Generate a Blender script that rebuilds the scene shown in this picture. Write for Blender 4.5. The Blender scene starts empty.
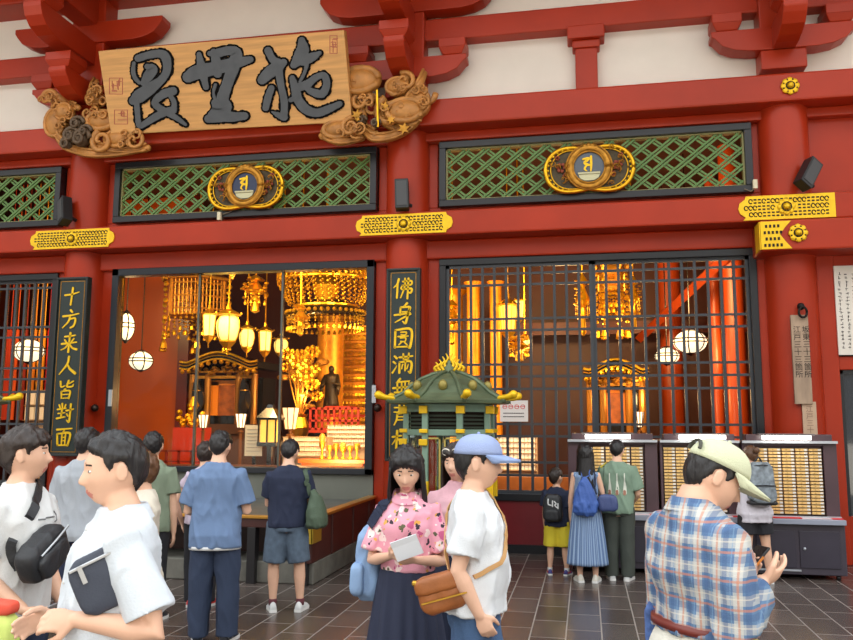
import bpy, bmesh, math, random
import numpy as np
from mathutils import Vector, Matrix, noise
from mathutils.bvhtree import BVHTree
random.seed(7)
scene = bpy.context.scene
col = scene.collection

# ------------------------------------------------------------------ camera
FPX, CX, CY, EYE = 807.3, 426.5, 320.0, 1.80
def _cam():
    y, p, r = math.radians(11.1), math.radians(7.286), math.radians(0.19)
    A = np.array([[1, 0, 0], [0, 0, -1], [0, 1, 0]]) @ np.array([[math.cos(y), math.sin(y), 0], [-math.sin(y), math.cos(y), 0], [0, 0, 1]])
    P = np.array([[1, 0, 0], [0, math.cos(p), math.sin(p)], [0, -math.sin(p), math.cos(p)]])
    Q = np.array([[math.cos(r), -math.sin(r), 0], [math.sin(r), math.cos(r), 0], [0, 0, 1]])
    return Q @ P @ A
CAM = _cam()
cd = bpy.data.cameras.new('camera'); co = bpy.data.objects.new('camera', cd); col.objects.link(co)
cd.sensor_width = 36; cd.lens = 36 * FPX / 853; cd.clip_end = 200
co.matrix_world = Matrix(((CAM[0][0], -CAM[1][0], -CAM[2][0], 0), (CAM[0][1], -CAM[1][1], -CAM[2][1], 0), (CAM[0][2], -CAM[1][2], -CAM[2][2], EYE), (0, 0, 0, 1)))
scene.camera = co
# ------------------------------------------------------------------ light
scene.view_settings.view_transform = 'Standard'; scene.view_settings.look = 'None'
scene.view_settings.gamma = 1; scene.view_settings.use_curve_mapping = False
scene.view_settings.exposure = 0.55
W = bpy.data.worlds.new('sky'); scene.world = W; W.use_nodes = True
_nt = W.node_tree; _bg = _nt.nodes['Background']
# open sky; dark low band for roofs and trees, added to weaken glass reflections
_tc = _nt.nodes.new('ShaderNodeTexCoord'); _sx = _nt.nodes.new('ShaderNodeSeparateXYZ'); _rp = _nt.nodes.new('ShaderNodeValToRGB')
_nt.links.new(_tc.outputs['Generated'], _sx.inputs[0]); _nt.links.new(_sx.outputs[2], _rp.inputs[0]); _nt.links.new(_rp.outputs[0], _bg.inputs[0])
_e = _rp.color_ramp.elements; _e[0].position = 0.0; _e[0].color = (0.16, 0.15, 0.14, 1); _e[1].position = 1.0; _e[1].color = (0.9, 0.96, 1.0, 1)
for _p, _c in ((0.20, (0.10, 0.10, 0.09, 1)), (0.30, (1.0, 0.98, 0.95, 1))): _x = _e.new(_p); _x.color = _c
_bg.inputs[1].default_value = 1.75
scene.cycles.max_bounces = 7; scene.cycles.diffuse_bounces = 3; scene.cycles.glossy_bounces = 3; scene.cycles.transparent_max_bounces = 12
scene.cycles.caustics_reflective = False; scene.cycles.caustics_refractive = False
scene.cycles.sample_clamp_indirect = 4

def lamp(name, kind, loc, power, color, size=0.3, rot=None):
    l = bpy.data.lights.new(name, kind); l.energy = power; l.color = color
    if kind == 'AREA': l.size = size
    elif kind != 'SUN': l.shadow_soft_size = size
    o = bpy.data.objects.new(name, l); o.location = loc; col.objects.link(o)
    if rot: o.rotation_euler = rot
    return o

# the sun stands behind the hall: it lights the court, the front lies in the hall's shade
lamp('sun', 'SUN', (0, 30, 40), 4.5, (1.0, .95, .86), rot=(math.radians(-38), 0, math.radians(-6)))

# ------------------------------------------------------------------ pixel to point
def ray(px, py): return CAM.T @ np.array([(px - CX) / FPX, (py - CY) / FPX, 1.0])
def at(px, py, Y):
    d = ray(px, py); t = Y / d[1]
    return Vector((d[0] * t, Y, EYE + d[2] * t))
def gnd(px, py, z=0.0):
    d = ray(px, py); t = (z - EYE) / d[2]
    return Vector((d[0] * t, d[1] * t, z))
def on_plane(px, py, P0, n):
    d = Vector(ray(px, py)); o = Vector((0, 0, EYE)); n = Vector(n)
    return o + d * ((Vector(P0) - o).dot(n) / d.dot(n))

# ------------------------------------------------------------------ materials
def lin(c):
    o = []
    for v in c[:3]:
        v /= 255.0
        o.append(v / 12.92 if v <= 0.04045 else ((v + 0.055) / 1.055) ** 2.4)
    return (o[0], o[1], o[2], 1)
MATS = {}
def M(name, c=(200, 200, 200), rough=0.5, metal=0.0, bump=0.0, bscale=40, var=0.0, vscale=4, coat=0.0, emit=None, es=0.0, stretch=None, spec=0.5):
    if name in MATS: return MATS[name]
    m = bpy.data.materials.new(name); m.use_nodes = True
    nt = m.node_tree; b = nt.nodes['Principled BSDF']
    b.inputs['Base Color'].default_value = lin(c); b.inputs['Roughness'].default_value = rough
    b.inputs['Metallic'].default_value = metal; b.inputs['Coat Weight'].default_value = coat
    b.inputs['Specular IOR Level'].default_value = spec
    if emit: b.inputs['Emission Color'].default_value = lin(emit); b.inputs['Emission Strength'].default_value = es
    if bump or var:
        tc = nt.nodes.new('ShaderNodeTexCoord'); mp = nt.nodes.new('ShaderNodeMapping')
        nt.links.new(tc.outputs['Object'], mp.inputs[0])
        if stretch: mp.inputs['Scale'].default_value = stretch
    if var:
        n = nt.nodes.new('ShaderNodeTexNoise'); n.inputs['Scale'].default_value = vscale; n.inputs['Detail'].default_value = 5
        nt.links.new(mp.outputs[0], n.inputs['Vector'])
        r = nt.nodes.new('ShaderNodeValToRGB')
        l = lin(c); r.color_ramp.elements[0].position = 0.3; r.color_ramp.elements[1].position = 0.7
        r.color_ramp.elements[0].color = tuple(v * (1 - var) for v in l[:3]) + (1,)
        r.color_ramp.elements[1].color = tuple(min(1, v * (1 + var)) for v in l[:3]) + (1,)
        nt.links.new(n.outputs['Fac'], r.inputs[0]); nt.links.new(r.outputs[0], b.inputs['Base Color'])
    if bump:
        n = nt.nodes.new('ShaderNodeTexNoise'); n.inputs['Scale'].default_value = bscale; n.inputs['Detail'].default_value = 4
        nt.links.new(mp.outputs[0], n.inputs['Vector'])
        bp = nt.nodes.new('ShaderNodeBump'); bp.inputs['Strength'].default_value = bump; bp.inputs['Distance'].default_value = 0.02
        nt.links.new(n.outputs['Fac'], bp.inputs['Height']); nt.links.new(bp.outputs[0], b.inputs['Normal'])
    MATS[name] = m
    return m
def node(m, t, **kw):
    n = m.node_tree.nodes.new(t)
    for k, v in kw.items():
        if k in n.inputs: n.inputs[k].default_value = v
        else: setattr(n, k, v)
    return n
def link(m, a, b): m.node_tree.links.new(a, b)
def math_n(m, op, a, b=None):
    n = node(m, 'ShaderNodeMath', operation=op)
    for i, v in enumerate((a, b)):
        if v is None: continue
        if isinstance(v, (int, float)): n.inputs[i].default_value = v
        else: link(m, v, n.inputs[i])
    return n.outputs[0]
def mix(m, fac, a, b):
    n = node(m, 'ShaderNodeMix', data_type='RGBA')
    for s, v in ((n.inputs[0], fac), (n.inputs[6], a), (n.inputs[7], b)):
        if isinstance(v, tuple): s.default_value = v
        elif isinstance(v, (int, float)): s.default_value = v
        else: link(m, v, s)
    return n.outputs[2]
def glass(name, tint=(0.96, 0.98, 0.97), ior=1.45):
    if name in MATS: return MATS[name]
    m = bpy.data.materials.new(name); m.use_nodes = True; nt = m.node_tree; nt.nodes.clear()
    out = nt.nodes.new('ShaderNodeOutputMaterial'); t = nt.nodes.new('ShaderNodeBsdfTransparent'); t.inputs[0].default_value = (*tint, 1)
    g = nt.nodes.new('ShaderNodeBsdfGlossy'); g.inputs['Roughness'].default_value = 0.02
    f = nt.nodes.new('ShaderNodeFresnel'); f.inputs[0].default_value = ior; mx = nt.nodes.new('ShaderNodeMixShader')
    nt.links.new(f.outputs[0], mx.inputs[0]); nt.links.new(t.outputs[0], mx.inputs[1]); nt.links.new(g.outputs[0], mx.inputs[2]); nt.links.new(mx.outputs[0], out.inputs[0])
    MATS[name] = m
    return m

# ------------------------------------------------------------------ mesh builder
def catmull(pts, n=6):
    pts = [np.array(p, float) for p in pts]
    if len(pts) < 3: return [pts[0] + (pts[-1] - pts[0]) * i / n for i in range(n + 1)]
    P = [2 * pts[0] - pts[1]] + pts + [2 * pts[-1] - pts[-2]]; out = []
    for i in range(1, len(P) - 2):
        for k in range(n):
            t = k / n
            out.append(0.5 * (2 * P[i] + (P[i + 1] - P[i - 1]) * t + (2 * P[i - 1] - 5 * P[i] + 4 * P[i + 1] - P[i + 2]) * t * t + (3 * P[i] - P[i - 1] - 3 * P[i + 1] + P[i + 2]) * t ** 3))
    out.append(pts[-1])
    return out
class MB:
    def __init__(s): s.v = []; s.f = []
    def add(s, v, f):
        o = len(s.v); s.v += [tuple(map(float, p)) for p in v]; s.f += [tuple(i + o for i in q) for q in f]
    def box(s, x0, x1, y0, y1, z0, z1, T=None):
        v = [(x, y, z) for z in (z0, z1) for y in (y0, y1) for x in (x0, x1)]
        if T is not None: v = [T @ Vector(p) for p in v]
        s.add(v, [(0, 2, 3, 1), (4, 5, 7, 6), (0, 1, 5, 4), (2, 6, 7, 3), (0, 4, 6, 2), (1, 3, 7, 5)]); return s
    def rings(s, R, caps=True):
        n = len(R[0]); v = [p for r in R for p in r]; f = []
        for i in range(len(R) - 1):
            for k in range(n):
                a, b = i * n + k, i * n + (k + 1) % n
                f.append((a, b, b + n, a + n))
        if caps: f.append(tuple(range(n - 1, -1, -1))); f.append(tuple((len(R) - 1) * n + k for k in range(n)))
        s.add(v, f); return s
    def tube(s, pts, r, n=10, caps=True, side=None, round_ends=False):
        pts = [Vector(p) for p in pts]; m = len(pts)
        if not isinstance(r, (list, tuple)): r = [r] * m
        R = []; prev = None
        for i, p in enumerate(pts):
            t = (pts[min(i + 1, m - 1)] - pts[max(i - 1, 0)]).normalized()
            if prev is None:
                u = Vector(side) if side is not None else (Vector((0, 0, 1)) if abs(t.z) < 0.9 else Vector((1, 0, 0)))
            else: u = prev
            u = (u - t * u.dot(t)); u = u.normalized() if u.length > 1e-6 else t.orthogonal().normalized()
            w = t.cross(u); prev = u
            a, b = r[i] if isinstance(r[i], (list, tuple)) else (r[i], r[i])
            R.append([p + u * (a * math.cos(2 * math.pi * k / n)) + w * (b * math.sin(2 * math.pi * k / n)) for k in range(n)])
        if round_ends:
            for e, d in ((0, -1), (-1, 1)):
                c = pts[e]; q = pts[1] if e == 0 else pts[-2]; t = (c - q).normalized()
                rr = r[e] if not isinstance(r[e], (list, tuple)) else min(r[e])
                base = R[e]
                ex = [[c + t * (rr * math.sin(a)) + (p - c) * math.cos(a) for p in base] for a in (0.5, 1.0, 1.4)]
                if e == 0: R = ex[::-1] + R
                else: R = R + ex
        return s.rings(R, caps)
    def lathe(s, prof, c=(0, 0, 0), n=24, axis=None, ax=1.0, ay=1.0, phase=0.0):
        R = []
        for r, z in prof:
            R.append([(c[0] + ax * r * math.cos(2 * math.pi * k / n + phase), c[1] + ay * r * math.sin(2 * math.pi * k / n + phase), c[2] + z) for k in range(n)])
        return s.rings(R)
    def prism(s, poly, y0, y1):          # outline in x-z, extruded along y
        n = len(poly); v = [(x, y0, z) for x, z in poly] + [(x, y1, z) for x, z in poly]
        s.add(v, [tuple(range(n)), tuple(range(2 * n - 1, n - 1, -1))] + [(k, k + n, (k + 1) % n + n, (k + 1) % n) for k in range(n)]); return s
    def ball(s, c, r, n=10, m=7, rz=None, rx=None, ry=None):
        rx = rx or r; ry = ry or r; rz = rz or r
        R = [[(c[0] + rx * math.sin(a) * math.cos(2 * math.pi * k / n), c[1] + ry * math.sin(a) * math.sin(2 * math.pi * k / n), c[2] + rz * math.cos(a)) for k in range(n)] for a in [math.pi - math.pi * (i + 0.12) / (m - 1 + 0.24) for i in range(m)]]
        return s.rings(R)
    def build(s, name, mat, parent=None, smooth=False, bev=0.0, loc=None, auto=False):
        me = bpy.data.meshes.new(name); me.from_pydata(s.v, [], s.f)
        bm = bmesh.new(); bm.from_mesh(me); bmesh.ops.recalc_face_normals(bm, faces=bm.faces)
        if auto:
            for e in bm.edges: e.smooth = len(e.link_faces) == 2 and e.calc_face_angle(0) < 0.7
        bm.to_mesh(me); bm.free()
        if smooth or auto: me.polygons.foreach_set('use_smooth', [True] * len(me.polygons))
        for mm in (mat if isinstance(mat, (list, tuple)) else [mat]): me.materials.append(mm)
        o = bpy.data.objects.new(name, me); col.objects.link(o)
        if parent: o.parent = parent
        if loc is not None:                       # move the origin without moving the shape
            me.transform(Matrix.Translation(-Vector(loc))); o.location = loc
        if bev:
            b = o.modifiers.new('edge', 'BEVEL'); b.width = bev; b.segments = 2; b.limit_method = 'ANGLE'; b.angle_limit = 0.6
        return o
def tag(o, label=None, cat=None, group=None, kind=None):
    if label: o['label'] = label
    if cat: o['category'] = cat
    if group: o['group'] = group
    if kind: o['kind'] = kind
    return o
def thing(name, label, cat, loc=(0, 0, 0), rz=0, group=None):
    o = bpy.data.objects.new(name, None); o.empty_display_size = 0.1; col.objects.link(o); o.location = loc; o.rotation_euler = (0, 0, rz)
    return tag(o, label, cat, group)
def struct(o, label=None, cat='building part'):
    o['kind'] = 'structure'
    if label: o['label'] = label; o['category'] = cat
    return o
def copy_tree(o, parent=None):
    c = o.copy(); col.objects.link(c)
    if parent: c.parent = parent
    for ch in o.children: copy_tree(ch, c)
    return c
def put(o, parent):          # parent without moving (parent unrotated, unscaled)
    o.parent = parent; o.location = Vector(o.location) - Vector(parent.location); return o

# brush strokes: [(x, z, width), ...] in a flat frame, laid on a plane by a mapping function
def brush(mb, pts, fmap, thick, grow=0.0, n=6, lift=0.0, rag=0.0):
    P = catmull(pts, n); L = []; Rr = []
    for i, p in enumerate(P):
        a = P[max(i - 1, 0)]; b = P[min(i + 1, len(P) - 1)]
        t = np.array([b[0] - a[0], b[1] - a[1]]); t = t / (np.hypot(*t) + 1e-9); nn = np.array([-t[1], t[0]])
        w = max(p[2], 0.0001) / 2 + grow + random.uniform(-rag, rag)
        L.append((p[0] + nn[0] * w, p[1] + nn[1] * w)); Rr.append((p[0] - nn[0] * w, p[1] - nn[1] * w))
    def cap(c, w, t):
        ang = math.atan2(t[1], t[0])
        return [(c[0] + math.cos(ang + s) * w, c[1] + math.sin(ang + s) * w) for s in (0.9, 0.3, -0.3, -0.9)]
    e = P[-1]; q = P[-2]; s0 = P[0]; s1 = P[1]
    out = L + cap(e, max(e[2], 1e-4) / 2 + grow, (e[0] - q[0], e[1] - q[1])) + Rr[::-1] + cap(s0, max(s0[2], 1e-4) / 2 + grow, (s0[0] - s1[0], s0[1] - s1[1]))
    # ribbon quads keep self-overlapping strokes clean
    m = len(L); top = [fmap(x, z, lift + thick) for x, z in L] + [fmap(x, z, lift + thick) for x, z in Rr]
    bot = [fmap(x, z, lift) for x, z in L] + [fmap(x, z, lift) for x, z in Rr]
    f = []
    for i in range(m - 1):
        f += [(i, i + 1, m + i + 1, m + i), (2 * m + i, 3 * m + i, 3 * m + i + 1, 2 * m + i + 1), (i, 2 * m + i, 2 * m + i + 1, i + 1), (m + i, m + i + 1, 3 * m + i + 1, 3 * m + i)]
    f += [(0, m, 3 * m, 2 * m), (m - 1, 3 * m - 1, 4 * m - 1, 2 * m - 1)]
    mb.add(top + bot, f)
    for c, o in ((e, q), (s0, s1)):
        w = max(c[2], 1e-4) / 2 + grow; k = 10
        ring = [(c[0] + w * math.cos(2 * math.pi * j / k), c[1] + w * math.sin(2 * math.pi * j / k)) for j in range(k)]
        mb.add([fmap(x, z, lift + thick + .0003) for x, z in ring] + [fmap(x, z, lift) for x, z in ring], [tuple(range(k)), tuple(range(2 * k - 1, k - 1, -1))] + [(j, (j + 1) % k, (j + 1) % k + k, j + k) for j in range(k)])
# ================================================================== the hall front
D = 11.67
COLX = (-13.33, -7.955, -2.58, 2.795)
red = M('red_lacquer', (166, 48, 20), 0.36, var=0.12, vscale=1.2, bump=0.03, bscale=9, spec=.3)
redp = M('red_panel', (150, 40, 34), 0.3, var=0.06, vscale=2)
plaster = M('white_plaster', (232, 227, 219), 0.9, var=0.03, vscale=2, bump=0.03, bscale=20)
blackf = M('black_lacquer_frame', (24, 26, 31), 0.35, var=0.1)
darkw = M('dark_stained_wood', (70, 38, 34), 0.4, var=0.2, vscale=3, bump=0.04)
greyst = M('grey_stone', (110, 108, 100), 0.8, var=0.25, vscale=5, bump=0.1)
gold = M('gilt_metal', (226, 172, 40), 0.3, 0.9, var=0.15, vscale=9)
goldb = M('bright_gold_leaf', (238, 192, 24), 0.45, 0.35, var=0.08, vscale=14)
goldd = M('aged_gold', (176, 124, 44), 0.4, 0.75, var=0.3, vscale=12)
brass = M('brass', (190, 150, 60), 0.28, 0.9, var=0.1)
blk = M('black_plastic', (30, 31, 33), 0.45)
hollow_shade = M('dark_hollow', (40, 26, 14), 0.8)  # dark tone painted for the shade in openwork holes, grooves and vents
lacq = M('black_lacquer', (22, 18, 16), 0.22, coat=0.4)

# floor: long dark tiles, rows running towards the hall
fm = M('floor_tile', (84, 76, 72), 0.24, bump=0.02)
b = fm.node_tree.nodes['Principled BSDF']
tc = node(fm, 'ShaderNodeTexCoord'); sp = node(fm, 'ShaderNodeSeparateXYZ'); link(fm, tc.outputs['Object'], sp.inputs[0])
cb = node(fm, 'ShaderNodeCombineXYZ'); link(fm, sp.outputs[1], cb.inputs[0]); link(fm, math_n(fm, 'ADD', sp.outputs[0], 0.811 + 0.3027 * 100), cb.inputs[1])
bt = node(fm, 'ShaderNodeTexBrick', Scale=1.0); bt.inputs['Brick Width'].default_value = 0.6; bt.inputs['Row Height'].default_value = 0.3027
bt.inputs['Mortar Size'].default_value = 0.006; bt.inputs['Mortar Smooth'].default_value = 0.3; bt.offset = 0.5
bt.inputs['Color1'].default_value = lin((74, 64, 60)); bt.inputs['Color2'].default_value = lin((92, 82, 77)); bt.inputs['Mortar'].default_value = lin((150, 142, 136))
link(fm, cb.outputs[0], bt.inputs['Vector'])
nz = node(fm, 'ShaderNodeTexNoise', Scale=1.7, Detail=6); link(fm, tc.outputs['Object'], nz.inputs['Vector'])
mr = node(fm, 'ShaderNodeMapRange'); mr.inputs[3].default_value = 0.75; mr.inputs[4].default_value = 1.2; link(fm, nz.outputs['Fac'], mr.inputs[0])
mm = node(fm, 'ShaderNodeMix', data_type='RGBA', blend_type='MULTIPLY'); mm.inputs[0].default_value = 1
link(fm, bt.outputs['Color'], mm.inputs[6]); link(fm, mr.outputs[0], mm.inputs[7]); link(fm, mm.outputs[2], b.inputs['Base Color'])
link(fm, math_n(fm, 'ADD', math_n(fm, 'MULTIPLY', bt.outputs['Fac'], 0.5), 0.26), b.inputs['Roughness'])
struct(MB().box(-60, 60, -60, 0.3, -0.2, -0.02).build('court_bounce', M('pale_paving', (196, 188, 176), .8, var=.08)), 'unseen pale stone court added to bounce sunlight onto the hall front')  # unseen sunlit paving added to bounce light up the front
struct(MB().box(-22, 22, 0.3, 11.7, -0.2, 0).build('floor', fm), 'dark brown tile floor with pale joints')

# round columns
for i, x in enumerate(COLX):
    c = MB(); c.lathe([(0.42, 0), (0.42, 0.18), (0.34, 0.22), (0.33, 2.5), (0.33, 6.3)], (x, D, 0), 40)
    struct(c.build('column', red, smooth=False, auto=True), ['round red column beyond the barred window, out at the far end', 'round red column carrying the board that starts with ten', 'round red column between the glass window and the barred window', 'round red column with the hanging wooden tablet'][i])
    o = MB().box(x - 0.30, x + 0.30, D - 0.32, D + 0.28, 6.68, 9.6).build('bracket_post', red, bev=0.02); struct(o, 'square red post above the main beam')
# wall boards beside the columns (jambs) and the panels round the lattices
for i, x in enumerate(COLX[1:]):
    for s in (-1, 1):
        if i == 2 and s == 1: continue
        a, c2 = sorted((x + s * 0.25, x + s * 0.49))
        struct(MB().box(a, c2, D - 0.02, D + 0.2, 0, 4.3).build('jamb', red, bev=0.012), 'red jamb board beside the round column')
def bay(a, c, name, lab): # upper red panel with the hole for the lattice
    m = MB(); z0, z1, h0, h1 = 4.28, 6.3, 5.02, 6.02
    m.box(a, c, D, D + 0.12, z0, h0); m.box(a, c, D, D + 0.12, h1, z1); m.box(a, a + 0.46, D, D + 0.12, h0, h1); m.box(c - 0.46, c, D, D + 0.12, h0, h1)
    m.box(a, c, D - 0.06, D, 6.06, 6.12)
    struct(m.build(name, red, bev=0.01), lab)
bay(-13.33, -7.955, 'wall_panel', 'red wall panel above the barred window at the left end'); bay(-7.955, -2.58, 'wall_panel', 'red wall panel above the glass window'); bay(-2.58, 2.795, 'wall_panel', 'red wall panel above the barred window')
# horizontal timbers
def beam(z0, z1, y0, lab, x0=-16, x1=9, y1=D + 0.25, name='beam', bev=0.025): struct(MB().box(x0, x1, y0, y1, z0, z1).build(name, red, bev=bev), lab)
beam(4.50, 4.86, D - 0.44, 'red beam with gilt plates over the columns')
beam(4.22, 4.50, D - 0.10, 'red lintel right above the windows', name='lintel', x1=2.6)
beam(6.16, 6.56, D - 0.44, 'main red beam with the gilt boss', bev=0.03)
beam(6.02, 6.16, D - 0.14, 'narrow red moulding under the main beam', name='lintel')
beam(4.86, 4.94, D - 0.16, 'narrow red ledge under the lattices', name='lintel')
beam(7.58, 7.93, D - 0.22, 'red beam across the white plaster')
beam(8.75, 9.15, D - 0.5, 'top red beam under the eaves')
struct(MB().box(-16, 9, D + 0.02, D + 0.3, 6.3, 9.6).build('wall_upper', plaster), 'white plaster wall between the red timbers')
struct(MB().box(-22, 10, 8.0, D + 13, 9.6, 9.9).build('ceiling', M('added_eave_boards', (150, 120, 105), 0.8)), 'unseen boarded eaves added to shade the front, cut short for light')  # unseen eave added to shade the front; its reach is set for the light
# little struts halfway between columns
for x in (-10.62, -5.25, 0.12):
    t = MB().box(x - 0.16, x + 0.16, D - 0.16, D + 0.05, 6.5, 7.35); t.box(x - 0.2, x + 0.2, D - 0.2, D + 0.05, 7.28, 7.4); t.box(x - 0.27, x + 0.27, D - 0.27, D + 0.05, 7.4, 7.6)
    struct(t.build('post', red, bev=0.02), 'short red strut with a block under the upper beam')
# bracket arms at each column
def arm_poly(L, z0, z1):
    p = [(-L, z1), (-L, z1 - 0.08), (-L + 0.04, z0 + 0.22), (-L + 0.14, z0 + 0.10), (-L + 0.3, z0 + 0.03), (-L + 0.5, z0)]
    return p + [(-x, z) for x, z in p[::-1]]
def bracket(x, lab):
    m = MB()
    def blocky(cx, cy, z, w):
        m.box(cx - w, cx + w, cy - w, cy + w, z + 0.1, z + 0.24)
        m.rings([[(cx + sx * k, cy + sy * k, zz) for sx, sy in ((-1, -1), (1, -1), (1, 1), (-1, 1))] for k, zz in ((w * 0.7, z), (w, z + 0.1))])
    # sideways arms
    m.prism([(x + px, pz) for px, pz in arm_poly(0.95, 6.95, 7.27)], D - 0.36, D - 0.08)
    for s in (-0.74, 0.74): blocky(x + s, D - 0.22, 7.27, 0.2)
    m.prism([(x + px, pz) for px, pz in arm_poly(1.35, 8.0, 8.36)], D - 0.36, D - 0.08)
    # arms that reach out towards the court
    T = lambda py, pz, px: (x + px, D - 0.2 - py, pz)
    for L, z0, z1, w in ((0.85, 6.95, 7.30, 0.15), (1.5, 7.62, 8.02, 0.15), (2.1, 8.3, 8.75, 0.17)):
        pr = [(0, z1), (L, z1), (L, z1 - 0.08), (L - 0.05, z0 + 0.2), (L - 0.16, z0 + 0.09), (L - 0.34, z0 + 0.02), (L - 0.5, z0), (0, z0)]
        n = len(pr); v = [T(a, c, -w) for a, c in pr] + [T(a, c, w) for a, c in pr]
        m.add(v, [tuple(range(n)), tuple(range(2 * n - 1, n - 1, -1))] + [(k, k + n, (k + 1) % n + n, (k + 1) % n) for k in range(n)])
        blocky(x, D - 0.2 - L + 0.22, z1, 0.22)
    o = m.build('bracket_beam', red, bev=0.012); struct(o, lab)
for x, l in zip(COLX, ('stepped red bracket on the far column', 'stepped red bracket behind the wooden name board at its end by the dark seals', 'stepped red bracket at the middle column', 'stepped red bracket over the column with the hanging tablet')): bracket(x, l)

# ---------------------------------------------------------------- lattices
green = M('green_lattice', (86, 122, 60), 0.5, var=0.1, vscale=8)
def clipseg(a, b, x0, x1, z0, z1):
    t0, t1 = 0.0, 1.0; dx, dz = b[0] - a[0], b[1] - a[1]
    for p, q in ((-dx, a[0] - x0), (dx, x1 - a[0]), (-dz, a[1] - z0), (dz, z1 - a[1])):
        if abs(p) < 1e-9:
            if q < 0: return None
        else:
            r = q / p
            if p < 0: t0 = max(t0, r)
            else: t1 = min(t1, r)
    if t1 - t0 < 1e-3: return None
    return (a[0] + dx * t0, a[1] + dz * t0), (a[0] + dx * t1, a[1] + dz * t1)
def lattice(x0, x1, z0, z1, lab, n):
    t = thing('lattice_panel', lab, 'lattice panel', ((x0 + x1) / 2, D, z0))
    m = MB(); w = 0.10; y0, y1 = D - 0.14, D + 0.06
    m.box(x0, x1, y0, y1, z0, z0 + w); m.box(x0, x1, y0, y1, z1 - w, z1); m.box(x0, x0 + w, y0, y1, z0 + w, z1 - w); m.box(x1 - w, x1, y0, y1, z0 + w, z1 - w)
    put(m.build('frame', blackf, bev=0.008), t)
    a, c, e, f = x0 + w, x1 - w, z0 + w, z1 - w
    m = MB(); k = 0.022; yy = D - 0.08
    m.box(a, c, yy, yy + 0.1, e, e + k); m.box(a, c, yy, yy + 0.1, f - k, f); m.box(a, a + k, yy, yy + 0.1, e, f); m.box(c - k, c, yy, yy + 0.1, e, f)
    put(m.build('edging', M('pale_edging', (150, 146, 96), 0.5)), t)
    m = MB(); a += k; c -= k; e += k; f -= k; per = 0.30; sl = 0.8
    for s in (1, -1):
        q = a - (f - e) / sl - per
        while q < c + (f - e) / sl + per:
            for d in (-0.036, 0.036):
                P = (q + d, e if s > 0 else f); Q = (q + d + (f - e) / sl, f if s > 0 else e)
                g = clipseg(P, Q, a, c, e, f)
                if g:
                    (ax, az), (bx, bz) = g; L = math.hypot(bx - ax, bz - az); nx, nz = -(bz - az) / L * 0.0145, (bx - ax) / L * 0.0145
                    yb = yy + (0.01 if s > 0 else 0.03)
                    m.prism([(ax + nx, az + nz), (bx + nx, bz + nz), (bx - nx, bz - nz), (ax - nx, az - nz)], yb, yb + 0.02)
            q += per
    put(m.build('green_lattice', green), t)
lattice(-7.45, -3.05, 5.0, 6.0, 'green diamond lattice in black frame over the glass window', 1)
lattice(-2.08, 2.36, 5.0, 6.0, 'green diamond lattice in black frame over the wide barred window', 2)
lattice(-12.84, -8.43, 5.0, 6.0, 'green diamond lattice cut off at the edge, without any emblem', 3)

# ---------------------------------------------------------------- barred windows
bar_m = M('grey_black_iron_bars', (54, 58, 64), 0.4, var=0.1)
def grille(x0, x1, z0, z1, lab, name, zb, leaves=2, nbar=11):
    t = thing(name, None, None, ((x0 + x1) / 2, D, z0)); struct(t, lab, 'barred window')
    m = MB(); w = 0.10; y0, y1 = D - 0.06, D + 0.1
    m.box(x0, x1, y0, y1, z0, z0 + w); m.box(x0, x1, y0, y1, z1 - w, z1); m.box(x0, x0 + w, y0, y1, z0 + w, z1 - w); m.box(x1 - w, x1, y0, y1, z0 + w, z1 - w)
    put(m.build('frame', blackf, bev=0.008), t)
    for l in range(leaves):
        a = x0 + w + (x1 - x0 - 2 * w) * l / leaves; c = x0 + w + (x1 - x0 - 2 * w) * (l + 1) / leaves
        m = MB(); f = 0.045; ya = D - 0.02 + 0.03 * (l % 2)
        m.box(a, a + f, ya, ya + 0.05, z0 + w, z1 - w); m.box(c - f, c, ya, ya + 0.05, z0 + w, z1 - w); m.box(a, c, ya, ya + 0.05, z1 - w - f, z1 - w); m.box(a, c, ya, ya + 0.05, z0 + w, z0 + w + f)
        for k in range(nbar):
            xx = a + f + (c - a - 2 * f) * (k + 0.85) / (nbar + 0.7); m.box(xx - 0.019, xx + 0.019, ya + 0.004, ya + 0.044, z0 + w + f, z1 - w - f)
        for z in zb: m.box(a + f, c - f, ya + 0.01, ya + 0.036, z - 0.017, z + 0.017)
        put(m.build('bar_leaf', bar_m), t)
    return t
zz = [at(500, y, D).z for y in (274, 285, 319, 330.5, 364.5, 376.5, 389, 424, 436, 462, 475)]
grille(-2.09, 2.36, 0.72, 4.22, 'wide window closed by dark bars, behind the kiosk and the drawer cases', 'window_2', zz)
zl = [at(30, y, D).z for y in (288, 327, 337, 368, 379, 392, 424, 436)]
grille(-12.84, -8.43, 0.72, 4.22, 'window closed by dark bars at the edge of the picture, coloured drapes behind', 'window_3', zl, leaves=2, nbar=11)
struct(MB().box(-2.09, 2.36, D - 0.03, D + 0.15, 0.12, 0.72).build('wall_lower', M('maroon_panel', (112, 30, 36), 0.3, var=0.08)), 'maroon panel below the barred window')
struct(MB().box(-2.09, 2.36, D - 0.06, D + 0.15, 0, 0.12).build('baseboard_front', blackf), 'black base strip below the maroon panel')
struct(MB().box(-12.84, -8.43, D - 0.03, D + 0.15, 0.0, 0.72).build('wall_lower', MATS['maroon_panel']), 'maroon panel below the barred window at the picture edge')

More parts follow.
